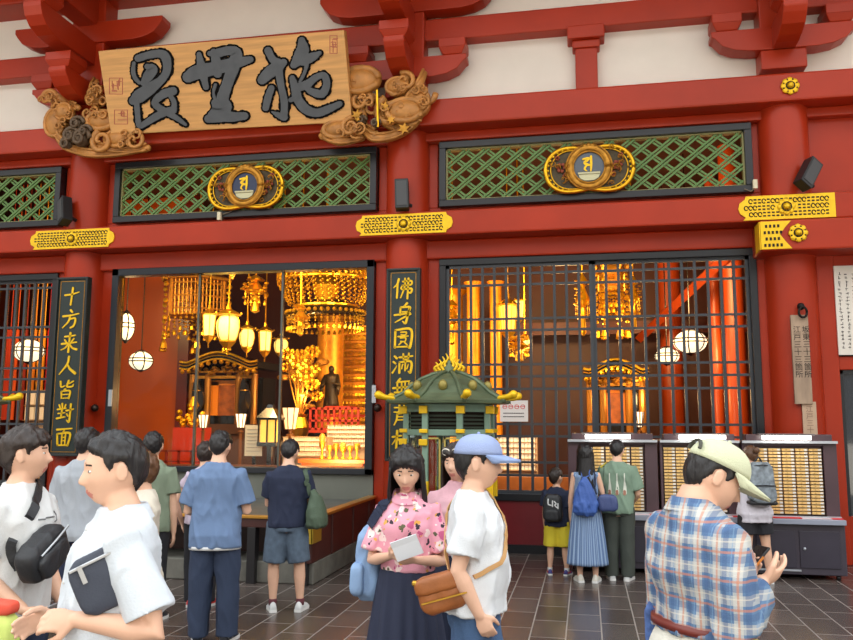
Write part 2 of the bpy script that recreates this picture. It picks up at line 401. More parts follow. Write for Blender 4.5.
# ---------------------------------------------------------------- glass window
t = thing('window_1', None, None, (-5.24, D, 1.15)); struct(t, 'great glass window looking into the gilded hall', 'window')
m = MB(); x0, x1, z0, z1, w = -7.41, -3.07, 1.05, 4.24, 0.115
m.box(x0, x1, D - 0.12, D + 0.08, z0, z0 + 0.09); m.box(x0, x1, D - 0.12, D + 0.08, z1 - w, z1); m.box(x0, x0 + w, D - 0.12, D + 0.08, z0, z1); m.box(x1 - w, x1, D - 0.12, D + 0.08, z0, z1)
put(m.build('frame', M('window_frame', (28, 32, 40), 0.3), bev=0.008), t)
gl = glass('window_glass', ior=1.22)
xs = [x0 + w, -5.94, -4.555, x1 - w]
for k in range(3):
    put(MB().box(xs[k] + 0.01, xs[k + 1] - 0.01, D + 0.0, D + 0.008, z0 + 0.09, z1 - w).build('glass_pane', gl), t)
for k in (1, 2):
    put(MB().box(xs[k] - 0.016, xs[k] + 0.016, D - 0.02, D + 0.03, z0 + 0.09, z1 - w).build('mullion', M('steel_mullion', (96, 98, 92), 0.35, 0.6)), t)
for k, px in enumerate((110.5, 374)):
    p = at(px, 398 if k == 0 else 394, D - 0.12); q = MB().box(p.x - 0.03, p.x + 0.03, D - 0.135, D - 0.118, p.z - 0.13, p.z + 0.13)
    put(q.build('latch_plate', M('pale_steel', (186, 190, 196), 0.4, 0.3)), t)
    p = at(px - 15 if k == 0 else px + 4, 408, D - 0.14)
    put(MB().ball((p.x, D - 0.16, p.z), 0.06, 12, 8).build('door_knob', M('dark_bronze', (62, 48, 42), 0.35, 0.7), smooth=True), t)
struct(MB().box(-7.41, -3.07, D - 0.05, D + 0.15, 0, 1.06).build('wall_sill', M('grey_green_sheet', (112, 114, 104), 0.5, var=0.12, vscale=1.5)), 'grey metal wall below the glass window')

# ---------------------------------------------------------------- the right-hand end of the front
m = MB(); m.box(3.1, 3.32, D - 0.12, D + 0.1, 0, 4.3); m.box(3.32, 9, D - 0.1, D + 0.1, 2.52, 2.70); m.box(3.32, 9, D - 0.1, D + 0.1, 3.92, 4.2); m.box(3.32, 9, D - 0.06, D + 0.1, 0, 0.62)
struct(m.build('wall_right', red, bev=0.012), 'red timber framing at the end past the hanging tablet')
struct(MB().box(at(760.5, 235, D - .6).x, 9, D - 0.60, D + 0.1, 4.06, 4.47).build('beam', red, bev=0.025), 'lower red beam whose end carries the gilt corner piece')
struct(MB().box(2.5, 9, D, D + 0.1, 4.3, 6.3).build('wall_panel', red), 'plain red wall beside the round column at the end')
t = thing('window_4', None, None, (5, D, 0.62)); struct(t, 'dark window that mirrors the court at the end past the tablet', 'window')
put(MB().box(3.32, 9, D - 0.02, D + 0.0, 0.62, 2.52).build('glass_pane', M('dark_mirroring_glass', (40, 46, 54), 0.05, spec=1.0, coat=1.0)), t)
m = MB(); m.box(3.32, 3.37, D - 0.07, D + 0.02, 0.62, 2.52); m.box(3.32, 9, D - 0.07, D + 0.02, 2.47, 2.52); put(m.build('frame', blackf), t)
struct(MB().box(3.32, 9, D + 0.02, D + 0.2, 0, 4.3).build('wall_backing', blackf), 'dark backing behind the notice and the window')
# ================================================================== things on the front
def fxz(P0, ux, uz, n):
    P0, ux, uz, n = Vector(P0), Vector(ux), Vector(uz), Vector(n)
    return lambda x, z, h: P0 + ux * x + uz * z + n * h

# ---- the great name board, leaning out over the entrance
wood = M('pale_wood_board', (206, 152, 88), 0.5, var=0.16, vscale=2.2, bump=0.05, bscale=14, stretch=(0.6, 1, 9))
yb, ytp = 11.07, 10.61
BL, BR, TL, TR = at(111, 135, yb), at(352, 122, yb), at(98, 51, ytp), at(344, 30, ytp)
pn = (BR - BL).cross(TL - BL).normalized()
if pn.y > 0: pn = -pn
ctr = (BL + BR + TL + TR) / 4
plaque = thing('name_board', 'huge pale wooden name board with three dark brushed characters over the glass window', 'sign', ctr)
m = MB(); fr = [BL, BR, TR, TL]; fr = [on_plane(px, py, ctr, pn) for px, py in ((111, 135), (352, 122), (344, 30), (98, 51))]
m.add([p for p in fr] + [p - pn * 0.14 for p in fr], [(0, 1, 2, 3), (7, 6, 5, 4), (0, 4, 5, 1), (1, 5, 6, 2), (2, 6, 7, 3), (3, 7, 4, 0)])
put(m.build('board', wood, bev=0.01), plaque)
def pmap(ox, oy, sc):
    return lambda x, z, h: on_plane(ox + x / sc, oy + z / sc, ctr, pn) + pn * h
edge_m = M('carved_black_edge', (14, 12, 12), 0.8, spec=.1); ink = M('slate_grey_paint', (76, 80, 86), 0.55, var=0.12, vscale=6)
CH = {
 'fear': ((100, 40, 6.093), [
  [(210, 142, 22), (206, 190, 26), (218, 232, 26), (244, 262, 18)], [(236, 112, 44), (300, 92, 44), (370, 84, 48), (405, 110, 56), (412, 180, 50), (380, 240, 48), (310, 295, 72), (240, 345, 80), (205, 370, 50)],
  [(292, 162, 34), (322, 180, 62), (298, 220, 62), (268, 262, 36)], [(226, 375, 30), (232, 440, 32), (240, 510, 34), (262, 518, 36), (340, 470, 42), (400, 440, 46), (450, 425, 40)],
  [(448, 312, 52), (390, 330, 50), (338, 378, 40), (362, 412, 40), (410, 440, 40), (470, 475, 32), (525, 515, 18)], [(430, 335, 24), (455, 380, 30), (452, 430, 40)]]),
 'without': ((90, 20, 3.159), [
  [(312, 180, 36), (340, 165, 44), (400, 152, 40), (455, 138, 36), (508, 125, 20)], [(380, 106, 16), (400, 106, 26), (440, 97, 28), (464, 106, 34), (455, 145, 40), (436, 200, 34), (420, 250, 38), (428, 275, 44)],
  [(346, 108, 14), (354, 150, 26), (368, 212, 18)], [(392, 100, 18), (400, 130, 30), (405, 170, 26)], [(376, 312, 26), (420, 302, 40), (452, 306, 30), (490, 303, 24)], [(398, 262, 26), (412, 285, 50), (392, 305, 40)], [(398, 205, 10), (392, 230, 8), (400, 262, 10)]]),
 'grant': ((230, 25, 6.4), [
  [(246, 165, 48), (276, 220, 46), (310, 245, 60)], [(345, 240, 46), (310, 265, 76), (250, 310, 74), (208, 352, 58)], [(312, 270, 54), (328, 380, 42), (350, 490, 46), (348, 585, 44)], [(350, 590, 46), (310, 575, 34), (272, 556, 10)],
  [(268, 405, 40), (248, 460, 46), (232, 530, 42)], [(462, 100, 44), (468, 160, 80), (440, 220, 74), (412, 256, 46)], [(470, 230, 64), (530, 205, 56), (576, 180, 26)], [(495, 255, 24), (478, 310, 20), (450, 365, 16)],
  [(402, 340, 36), (422, 410, 54), (440, 480, 60), (490, 540, 60), (560, 562, 54), (640, 535, 48), (705, 505, 36)], [(440, 400, 54), (500, 378, 52), (555, 335, 40), (605, 325, 42), (622, 380, 44), (592, 440, 52), (530, 428, 46), (496, 408, 30)], [(392, 480, 30), (430, 462, 40)]])}
for k, ((ox, oy, sc), st) in CH.items():
    e = MB(); g = MB(); f = pmap(ox, oy, sc); gs = 3.4 * sc / 6.2
    for i, s in enumerate(st): brush(e, s, f, 0.012 + i * .0006, grow=gs * 3.6, n=7, rag=gs * 1.3); brush(g, s, f, 0.020 + i * .0008, grow=gs * .1, n=7, rag=gs * 0.4)
    o = e.build('character', edge_m); put(o, plaque); o2 = g.build('ink_face', ink); o2.parent = o; o2.location = (0, 0, 0)
sealm = M('faded_red_seal', (176, 96, 70), 0.6)
def seal(cx, cy, w, h, n):
    m = MB(); f = pmap(0, 0, 1)
    for a in (((cx - w, cy - h), (cx + w, cy - h)), ((cx + w, cy - h), (cx + w, cy + h)), ((cx + w, cy + h), (cx - w, cy + h)), ((cx - w, cy + h), (cx - w, cy - h))): brush(m, [(*a[0], 0.7), (*a[1], 0.7)], f, 0.004, n=1)
    for k in range(n):
        x = cx + random.uniform(-.6, .6) * w; y = cy + random.uniform(-.7, .7) * h; v = random.random() < .5
        brush(m, [(x - (0 if v else 2.2), y - (2.2 if v else 0), 0.8), (x + (0 if v else 2.2), y + (2.2 if v else 0), 0.8)], f, 0.004, n=1)
    put(m.build('red_seal', sealm), plaque)
seal(116, 86, 6.5, 8, 14); seal(121, 117, 6.5, 7, 9); seal(333.5, 44.5, 3.6, 9, 10)

# ---- carved wooden clouds and waves that carry the board
carve = M('carved_wood', (182, 124, 60), 0.5, var=0.25, vscale=7, bump=0.1, bscale=30)
carved_dark = M('dark_carving', (92, 72, 52), 0.55, var=0.25, vscale=9)  # darker brown for the core of the carving
def spiral(m, c, r, turns, th, Y, a0=0, flip=1, n=26):
    pts = []; rad = []
    for i in range(n):
        t = i / (n - 1); a = a0 + flip * turns * 2 * math.pi * t; rr = r * (1 - 0.86 * t)
        pts.append((c.x + rr * math.cos(a), c.y - 0.10 * t - 0.02, c.z + rr * math.sin(a))); rad.append(th * (1 - 0.55 * t))
    m.tube(pts, rad, 8)
def carving(lab, base, Y, spirals, lobes, strands, dark):
    c0 = at(*base, Y); t = thing('carved_bracket', lab, 'carving', c0)
    m = MB()
    for px, py, r, tn, fl, a0 in spirals: spiral(m, at(px, py, Y - random.uniform(0, .15)), r, tn, r * 0.26, Y, a0, fl)
    for px, py, rx, rz in lobes:
        p = at(px, py, Y - random.uniform(0, 0.15)); m.ball(p, rx, 14, 9, rz=rz, rx=rx, ry=0.16)
        m.tube([(p.x + rx * 0.9 * math.cos(a), p.y - 0.08, p.z + rz * 0.9 * math.sin(a)) for a in [i * 0.35 for i in range(18)]], rx * 0.16, 6)
    rr = random.Random(int(base[0])); xs = [s2[0] for s2 in spirals] + [l2[0] for l2 in lobes]; ys = [s2[1] for s2 in spirals] + [l2[1] for l2 in lobes]
    for k in range(26):
        i = rr.randrange(len(xs)); spiral(m, at(xs[i] + rr.uniform(-9, 9), ys[i] + rr.uniform(-7, 7), Y - rr.uniform(.12, .2)), rr.uniform(.05, .10), 1.3, .022, Y, rr.uniform(0, 6), rr.choice((-1, 1)), n=14)
    put(m.build('clouds', carve, smooth=True), t)
    m = MB()
    for s in strands:
        P = [at(x, y, Y + 0.02 - 0.10 * (i % 2)) for i, (x, y) in enumerate(s)]
        P = catmull(P, 6); L = len(P)
        m.tube(P, [0.075 * (1 - 0.6 * abs(i / L - 0.45)) for i in range(L)], 9, round_ends=True)
        for d in (0.05, -0.05): m.tube([(p[0], p[1] - 0.06, p[2] + d) for p in P], 0.022, 6)
    put(m.build('waves', carve, smooth=True), t)
    m = MB()
    for px, py, r in dark: m.ball(at(px, py, Y - 0.1), r, 10, 7); spiral(m, at(px, py, Y - 0.16), r * 1.1, 1.4, r * 0.3, Y)
    put(m.build('dark_core', carved_dark, smooth=True), t)
    return t
c1 = carving('carved cloud bracket with a dark core under the red seals of the name board', (98, 155), 11.22,
  [(50, 99, .15, 1.3, 1, 0), (58, 106, .12, 1.2, -1, 2), (98, 97, .16, 1.4, 1, 1), (90, 115, .12, 1.2, -1, 0), (104, 142, .2, 1.5, 1, 2), (136, 142, .14, 1.3, -1, 1), (95, 88, .08, 1.2, 1, 0)],
  [(58, 124, .2, .26), (66, 113, .15, .15), (104, 122, .28, .16), (120, 140, .24, .14), (97, 100, .16, .12)],
  [[(50, 98), (60, 99), (70, 104), (78, 108)], [(52, 124), (62, 140), (76, 150), (94, 154), (120, 153), (148, 148)], [(56, 132), (66, 146), (84, 153)], [(96, 82), (92, 92), (97, 102), (96, 116)], [(92, 146), (104, 148), (124, 150), (146, 149)]],
  [(72, 136, .13), (78, 124, .11), (82, 139, .14), (68, 144, .11), (86, 132, .1)])
c2 = carving('carved cloud and wave bracket under the other board end, with small gilt stars', (376, 140), 11.22,
  [(362, 103, .17, 1.4, 1, 0), (405, 83, .16, 1.4, -1, 2), (396, 92, .12, 1.2, 1, 1), (424, 95, .18, 1.2, -1, 0), (392, 112, .24, 1.4, 1, 2), (334, 131, .2, 1.5, -1, 0), (352, 128, .16, 1.4, 1, 1), (372, 108, .12, 1.2, -1, 0), (412, 116, .18, 1.3, 1, 3)],
  [(360, 82, .34, .2), (406, 112, .3, .18), (418, 104, .2, .22), (340, 131, .26, .14), (398, 88, .18, .14)],
  [[(352, 86), (366, 94), (380, 104), (392, 116)], [(364, 130), (374, 138), (394, 136), (412, 126), (424, 110)], [(410, 98), (418, 86), (424, 74)], [(322, 136), (340, 141), (362, 138)], [(352, 98), (362, 112), (364, 126), (376, 134)], [(404, 68), (408, 78), (400, 88)], [(386, 108), (384, 120), (396, 128), (410, 128)]],
  [(376, 124, .07), (362, 121, .07)])
for px, py, r in ((385, 107, .09), (391, 120, .07), (404, 129, .1), (357, 115, .09), (358, 119, .05)):
    p = at(px, py, 10.98); pl = [(p.x + r * (1 if k % 2 == 0 else .45) * math.cos(k * math.pi / 6 + .3), p.z + r * (1 if k % 2 == 0 else .45) * math.sin(k * math.pi / 6 + .3)) for k in range(12)]
    put(MB().prism(pl, p.y - 0.02, p.y + 0.03).build('star', goldd), c2)
p = at(377, 90, 11.0); q = at(378, 127, 11.0); put(MB().tube([p, q], 0.018, 8).build('gilt_rod', gold), c2)

# ---- gilt plates with openwork on the beam
def gilt_plate(px0, px1, py, hz, lab, endr=True):
    Y = D - 0.44; a = at(px0, py[0], Y); b2 = at(px1, py[1], Y); zc = 4.68; x0, x1 = a.x, b2.x; h = hz / 2; e = 0.09
    t = thing('gilt_plate', lab, 'fitting', ((x0 + x1) / 2, Y, zc))
    left = [(x0 + .06, zc - h), (x0 + 0.09, zc - h + .04), (x0 + .02, zc - .07), (x0, zc), (x0 + .02, zc + .07), (x0 + .09, zc + h - .04), (x0 + .06 + .04, zc + h)]
    right = [(x1 - .1, zc + h), (x1 - .09, zc + h - .04), (x1 - .02, zc + .07), (x1, zc), (x1 - .02, zc - .07), (x1 - .09, zc - h + .04), (x1 - .1, zc - h)] if endr else [(x1, zc + h), (x1, zc - h)]
    put(MB().prism(left + right, Y - 0.02, Y + 0.01).build('plate', goldb), t)
    m = MB(); yy = Y - 0.021
    for r, zz in enumerate((zc - h * .55, zc, zc + h * .55)):
        x = x0 + .16 - (.06 if r == 1 else 0)
        while x < x1 - (.14 if endr else .06):
            if not (r == 1 and abs(x - (x0 + x1) / 2) < .13):
                if random.random() < .55:
                    k = 8; m.tube([(x + .024 * math.cos(2 * math.pi * i / k), yy, zz + .03 * math.sin(2 * math.pi * i / k)) for i in range(k)], .008, 4)
                else:
                    for s in (-1, 1): m.box(x - .018, x + .018, yy - .004, yy + .004, zz + s * .022 - .01, zz + s * .022 + .01)
            x += .056
    put(m.build('openwork', hollow_shade), t)  # dark marks on the plate stand for shaded holes
    cx = (x0 + x1) / 2; m = MB()
    for k in range(8):
        a2 = k * math.pi / 4; m.ball((cx + .075 * math.cos(a2), yy - .005, zc + .075 * math.sin(a2)), .04, 8, 6, ry=.016)
    m.ball((cx, yy - .02, zc), .045, 10, 7)
    put(m.build('boss', goldb, smooth=True), t)
    put(MB().tube([(cx + .06 * math.cos(2 * math.pi * i / 16), yy - .024, zc + .06 * math.sin(2 * math.pi * i / 16)) for i in range(17)], .008, 5).build('boss_ring', hollow_shade), t)
gilt_plate(31, 115, (239, 236), .30, 'gilt openwork plate on the beam by the lattice without emblem')
gilt_plate(356, 453, (226, 223), .30, 'gilt openwork plate on the beam over the column beside the glass window')
gilt_plate(738, 835, (208, 205), .33, 'gilt plate with one straight end, over the column with the hanging tablet', endr=False)
# gilt corner piece and boss on the lower beam end
Yb = D - 0.6; ex = at(760.5, 235, Yb).x - 2.6
t = thing('gilt_corner_plate', 'short gilt corner plate wrapping the end of the lower beam', 'fitting', (2.6, Yb, 4.1))
put(MB().prism([(ex + a, b2) for a, b2 in ((2.60, 4.08), (2.60, 4.45), (2.98, 4.45), (2.9, 4.36), (2.84, 4.27), (2.9, 4.18), (2.98, 4.08))], Yb - .02, Yb + .01).build('plate', goldb), t)
put(MB().box(ex + 2.585, ex + 2.598, Yb, Yb + .27, 4.08, 4.45).build('side_plate', goldb), t)
m = MB()
for i in range(5):
    for j in range(4):
        x = ex + 2.65 + .05 * i + .02 * (j % 2); z = 4.13 + .085 * j
        if x < ex + 2.86: m.box(x - .014, x + .014, Yb - .026, Yb - .018, z - .02, z + .02)
put(m.build('openwork', hollow_shade), t)  # dark marks in place of the shaded holes
def boss(px, py, Y, r, lab):
    p = at(px, py, Y); t = thing('gilt_boss', lab, 'fitting', p)
    m = MB()
    for k in range(8):
        a2 = k * math.pi / 4; m.ball((p.x + r * .62 * math.cos(a2), Y - .01, p.z + r * .62 * math.sin(a2)), r * .38, 10, 6, ry=.02)
    m.ball((p.x, Y - .03, p.z), r * .34, 12, 8, ry=.05); put(m.build('petals', goldb, smooth=True), t)
    m = MB()
    for k in range(8):
        a2 = (k + .5) * math.pi / 4; m.ball((p.x + r * .72 * math.cos(a2), Y - .025, p.z + r * .72 * math.sin(a2)), r * .09, 6, 5)
    m.tube([(p.x + r * .42 * math.cos(2 * math.pi * i / 20), Y - .03, p.z + r * .42 * math.sin(2 * math.pi * i / 20)) for i in range(21)], r * .06, 5)
    put(m.build('dark_marks', hollow_shade), t)
boss(790, 86, D - .45, .125, 'round gilt flower boss on the main beam'); boss(798, 233, D - .61, .125, 'round gilt flower boss on the lower beam beside the gilt corner plate')

# ---- emblems on the lattices
navy = M('navy_enamel', (34, 46, 78), 0.4); slate = M('slate_enamel', (84, 92, 104), 0.4)
flower_red = M('dull_red_paint', (150, 66, 40), 0.5); sil = M('pale_lotus_paint', (190, 186, 150), 0.4, 0.3)
def emblem(px, py, w, h, disc, lab):
    Y = D - .17; p = at(px, py, Y); t = thing('gilt_emblem', lab, 'emblem', p)
    def outline(s): # two side lobes about a round middle
        o = []
        for k in range(72):
            a = 2 * math.pi * k / 72; x = math.cos(a); u = max(0.0, (abs(x) - .44) / .56)
            z = .96 * math.sqrt(max(0, 1 - u ** 2.2)) * (1 - .10 * max(0, 1 - abs(x) / .34))
            o.append((p.x + s * w / 2 * x, p.z - .02 + s * h / 2 * math.copysign(z, math.sin(a)) if abs(math.sin(a)) > 1e-6 else p.z - .02))
        return o
    put(MB().prism(outline(.96), Y - .005, Y + .02).build('back_plate', M('dark_gilt_ground', (70, 58, 34), 0.5, 0.3, var=.3, vscale=20)), t)
    m = MB(); ol = outline(1.0); m.tube([(x, Y - .02, z) for x, z in ol + ol[:1]], .032, 8); ol = outline(.88); m.tube([(x, Y - .02, z) for x, z in ol + ol[:1]], .01, 6)
    put(m.build('rim', gold, smooth=True), t)
    m = MB()
    for k in range(0, 72, 2):
        x, z = outline(.94)[k]
        if abs(x - p.x) > w * .2: m.ball((x, Y - .03, z), .018, 7, 5)
    put(m.build('beads', goldb, smooth=True), t)
    m = MB(); rr = random.Random(3)
    for k in range(70):
        x = rr.uniform(-1, 1); z = rr.uniform(-1, 1)
        if abs(x) < .5 or (abs(x) ** 2 + abs(z) ** 2 > .85 and abs(x) > .6): continue
        c = Vector((p.x + x * w * .46, Y - .02, p.z + z * h * .4)); spiral(m, c, .05, 1.2, .011, Y, rr.uniform(0, 6), rr.choice((-1, 1)), n=9)
    put(m.build('scrollwork', goldd, smooth=True), t)
    m = MB()
    for s in (-1, 1):
        for dx, dz, r in ((.32, .02, .05), (.27, -.13, .03), (.36, .2, .025), (.22, .17, .025)):
            for k in range(6): m.ball((p.x + s * dx * w + r * math.cos(k), Y - .03, p.z + dz * h * 1.2 + r * math.sin(k)), r * .55, 7, 5, ry=.015)
    put(m.build('flowers', flower_red, smooth=True), t)
    R = h * .46; m = MB()
    m.tube([(p.x + R * .86 * math.cos(2 * math.pi * i / 40), Y - .035, p.z + R * .92 * math.sin(2 * math.pi * i / 40)) for i in range(41)], .055, 8)
    for s in (.72, 1.03): m.tube([(p.x + R * s * math.cos(2 * math.pi * i / 40), Y - .055, p.z + R * s * 1.03 * math.sin(2 * math.pi * i / 40)) for i in range(41)], .014, 6)
    for k in range(-2, 3): m.ball((p.x + k * .055, Y - .05, p.z + R * 1.02 - .012 * k * k), .045, 9, 6)
    put(m.build('medallion_ring', goldd, smooth=True), t)
    put(MB().prism([(p.x + R * .74 * math.cos(2 * math.pi * i / 36), p.z + R * .76 * math.sin(2 * math.pi * i / 36)) for i in range(36)], Y - .04, Y - .01).build('medallion', disc), t)
    f = fxz((p.x, Y - .041, p.z), (R, 0, 0), (0, 0, R), (0, -1, 0)); m = MB()
    for s in ([(-.26, .38, .09), (-.02, .42, .1), (.06, .36, .06)], [(.1, .5, .1), (.1, .1, .11), (.08, -.2, .05)], [(-.04, .34, .1), (-.2, .2, .12), (-.02, .1, .1), (.06, .1, .06)], [(-.1, .1, .09), (-.2, -.08, .08), (-.1, -.18, .04)]): brush(m, s, f, .012, n=4)
    put(m.build('seed_letter', goldb), t)
    m = MB(); m.prism([(p.x - .5 * R, p.z - .3 * R), (p.x - .42 * R, p.z - .52 * R), (p.x - .2 * R, p.z - .64 * R), (p.x + .2 * R, p.z - .64 * R), (p.x + .42 * R, p.z - .52 * R), (p.x + .5 * R, p.z - .3 * R)], Y - .06, Y - .035)
    m.tube([(p.x - .5 * R, Y - .055, p.z - .3 * R), (p.x + .5 * R, Y - .055, p.z - .3 * R)], .022, 6); put(m.build('lotus_seat', sil), t)
emblem(589, 168, 1.24, .68, slate, 'gilt two-lobed emblem with a slate medallion, on the lattice over the barred window')
emblem(246, 187, 1.22, .67, navy, 'gilt two-lobed emblem with a navy medallion, on the lattice over the glass window')

# ---- couplet boards in gold brush script
CHARS = {
 'ten': [[(-.38, .06, .09), (0, .1, .07), (.38, .2, .05)], [(.02, .42, .1), (0, 0, .08), (-.02, -.42, .09)]],
 'direction': [[(-.04, .46, .1), (.06, .36, .08)], [(-.42, .16, .1), (0, .2, .07), (.42, .28, .06)], [(-.04, .2, .09), (-.1, -.1, .08), (-.4, -.42, .04)], [(0, .02, .07), (.26, .04, .09), (.22, -.3, .09), (.04, -.42, .07)]],
 'come': [[(-.26, .3, .08), (.3, .36, .06)], [(.02, .48, .1), (0, 0, .08), (0, -.46, .1)], [(-.26, .14, .07), (-.16, .02, .06)], [(.24, .2, .06), (.12, .04, .07)], [(-.4, -.06, .09), (.4, .02, .06)], [(-.02, -.06, .08), (-.2, -.26, .06), (-.42, -.36, .04)], [(.04, -.08, .06), (.2, -.26, .08), (.44, -.34, .1)]],
 'person': [[(.02, .46, .1), (-.04, .1, .09), (-.42, -.4, .05)], [(-.02, .08, .06), (.14, -.14, .1), (.44, -.36, .12)]],
 'all': [[(-.36, .4, .09), (-.3, .14, .07), (-.1, .2, .05)], [(.08, .44, .09), (.02, .16, .08), (.3, .16, .07), (.36, .26, .05)], [(.34, .42, .06), (.12, .3, .06)], [(-.06, .04, .08), (-.16, -.06, .05)], [(-.26, -.1, .08), (-.22, -.42, .07)], [(-.24, -.08, .06), (.2, -.06, .08), (.18, -.42, .09)], [(-.2, -.24, .05), (.14, -.22, .05)], [(-.2, -.42, .05), (.16, -.4, .05)]],
 'facing': [[(-.36, .42, .07), (-.28, .26, .06)], [(-.2, .48, .08), (-.16, .24, .06)], [(0, .44, .06), (-.06, .26, .06)], [(-.42, .2, .08), (.02, .26, .06)], [(-.18, .2, .08), (-.2, -.2, .07)], [(-.38, 0, .06), (-.02, .04, .05)], [(-.42, -.24, .09), (.02, -.16, .05)], [(.06, .14, .08), (.44, .22, .06)], [(.28, .46, .09), (.28, 0, .08), (.26, -.4, .09), (.12, -.32, .04)], [(.1, -.02, .07), (.18, -.12, .06)]],
 'face': [[(-.4, .38, .09), (.4, .44, .06)], [(.02, .4, .07), (-.08, .2, .06)], [(-.36, .16, .09), (-.3, -.38, .08)], [(-.34, .18, .07), (.32, .2, .1), (.26, -.38, .09)], [(-.1, .14, .06), (-.08, -.34, .06)], [(.1, .16, .06), (.1, -.34, .06)], [(-.08, 0, .05), (.1, .02, .05)], [(-.08, -.16, .05), (.1, -.14, .05)], [(-.3, -.38, .07), (.26, -.36, .06)]],
 'buddha': [[(-.24, .46, .09), (-.3, .22, .08), (-.46, .06, .04)], [(-.28, .2, .08), (-.28, -.42, .08)], [(-.04, .34, .07), (.36, .36, .08), (.34, .18, .07), (-.06, .16, .06)], [(-.06, .16, .07), (-.08, -.02, .06), (.38, 0, .09), (.36, -.2, .08), (.26, -.16, .05)], [(.06, .48, .07), (.06, .1, .07), (-.1, -.42, .05)], [(.22, .48, .08), (.22, 0, .07), (.22, -.46, .08)]],
 'body': [[(.16, .48, .1), (.02, .34, .05)], [(-.12, .3, .08), (.3, .3, .09), (.24, .1, .07), (-.06, .08, .05)], [(-.14, .28, .07), (-.14, -.06, .07)], [(-.4, -.06, .08), (.34, .02, .06)], [(.28, .28, .07), (.22, -.1, .09), (.14, -.44, .1), (0, -.36, .05)], [(.36, -.02, .07), (0, -.2, .07), (-.36, -.4, .04)]],
 'round': [[(-.38, .38, .09), (-.36, -.4, .09)], [(-.38, .4, .08), (.36, .42, .1), (.36, -.38, .1), (.22, -.34, .05)], [(-.36, -.38, .06), (.34, -.36, .07)], [(-.12, .3, .06), (.14, .3, .06), (.1, .18, .05), (-.1, .18, .05)], [(-.24, .1, .06), (.24, .12, .05)], [(-.12, .04, .06), (.12, .04, .06), (.1, -.12, .05), (-.1, -.12, .05)], [(-.04, -.14, .06), (-.18, -.28, .05)], [(.06, -.14, .06), (.2, -.28, .06)]],
 'full': [[(-.4, .36, .08), (-.3, .26, .09)], [(-.44, .1, .08), (-.34, .02, .07)], [(-.46, -.4, .08), (-.34, -.2, .05), (-.28, -.08, .03)], [(-.18, .3, .08), (.44, .36, .06)], [(0, .46, .07), (.02, .22, .06)], [(.26, .48, .07), (.24, .22, .06)], [(.02, .2, .05), (.24, .22, .05)], [(-.16, .06, .08), (-.14, -.4, .09)], [(-.16, .08, .07), (.38, .1, .09), (.38, -.38, .1), (.28, -.34, .05)], [(.12, .2, .06), (.12, -.3, .07)], [(0, -.02, .06), (-.04, -.22, .05)], [(.26, -.02, .05), (.2, -.22, .06)]],
 'none': [[(-.14, .48, .09), (-.3, .3, .06)], [(-.2, .34, .07), (.3, .38, .06)], [(-.44, .06, .09), (.44, .14, .06)], [(-.26, .3, .07), (-.24, -.1, .07)], [(-.06, .3, .06), (-.04, -.1, .06)], [(.1, .32, .06), (.12, -.1, .06)], [(.28, .34, .06), (.26, -.1, .07)], [(-.36, -.14, .08), (.38, -.1, .06)], [(-.38, -.26, .09), (-.42, -.42, .06)], [(-.12, -.26, .07), (-.1, -.4, .07)], [(.12, -.26, .07), (.18, -.4, .07)], [(.32, -.24, .07), (.44, -.4, .09)]],
 'back': [[(-.16, .48, .08), (-.18, .16, .07), (-.4, .14, .05)], [(-.38, .34, .07), (-.2, .34, .05)], [(.3, .44, .06), (.06, .34, .07)], [(.06, .48, .08), (.06, .2, .07), (.36, .18, .08), (.38, .3, .04)], [(-.24, .06, .08), (-.26, -.2, .07), (-.36, -.44, .05)], [(-.24, .06, .06), (.26, .08, .09), (.26, -.4, .1), (.14, -.36, .05)], [(-.2, -.08, .05), (.22, -.06, .05)], [(-.22, -.22, .05), (.22, -.2, .05)]],
 'form': [[(-.46, .18, .08), (-.06, .24, .06)], [(-.26, .46, .09), (-.26, -.46, .09)], [(-.26, .14, .07), (-.46, -.16, .04)], [(-.22, .1, .06), (-.1, -.02, .07)], [(.06, .34, .09), (.08, -.36, .09)], [(.06, .36, .07), (.4, .38, .1), (.4, -.38, .1)], [(.1, .14, .05), (.38, .16, .05)], [(.1, -.08, .05), (.38, -.06, .05)], [(.1, -.32, .06), (.38, -.3, .06)]]}
boardm = M('green_black_lacquer', (28, 42, 40), 0.4, var=.1)
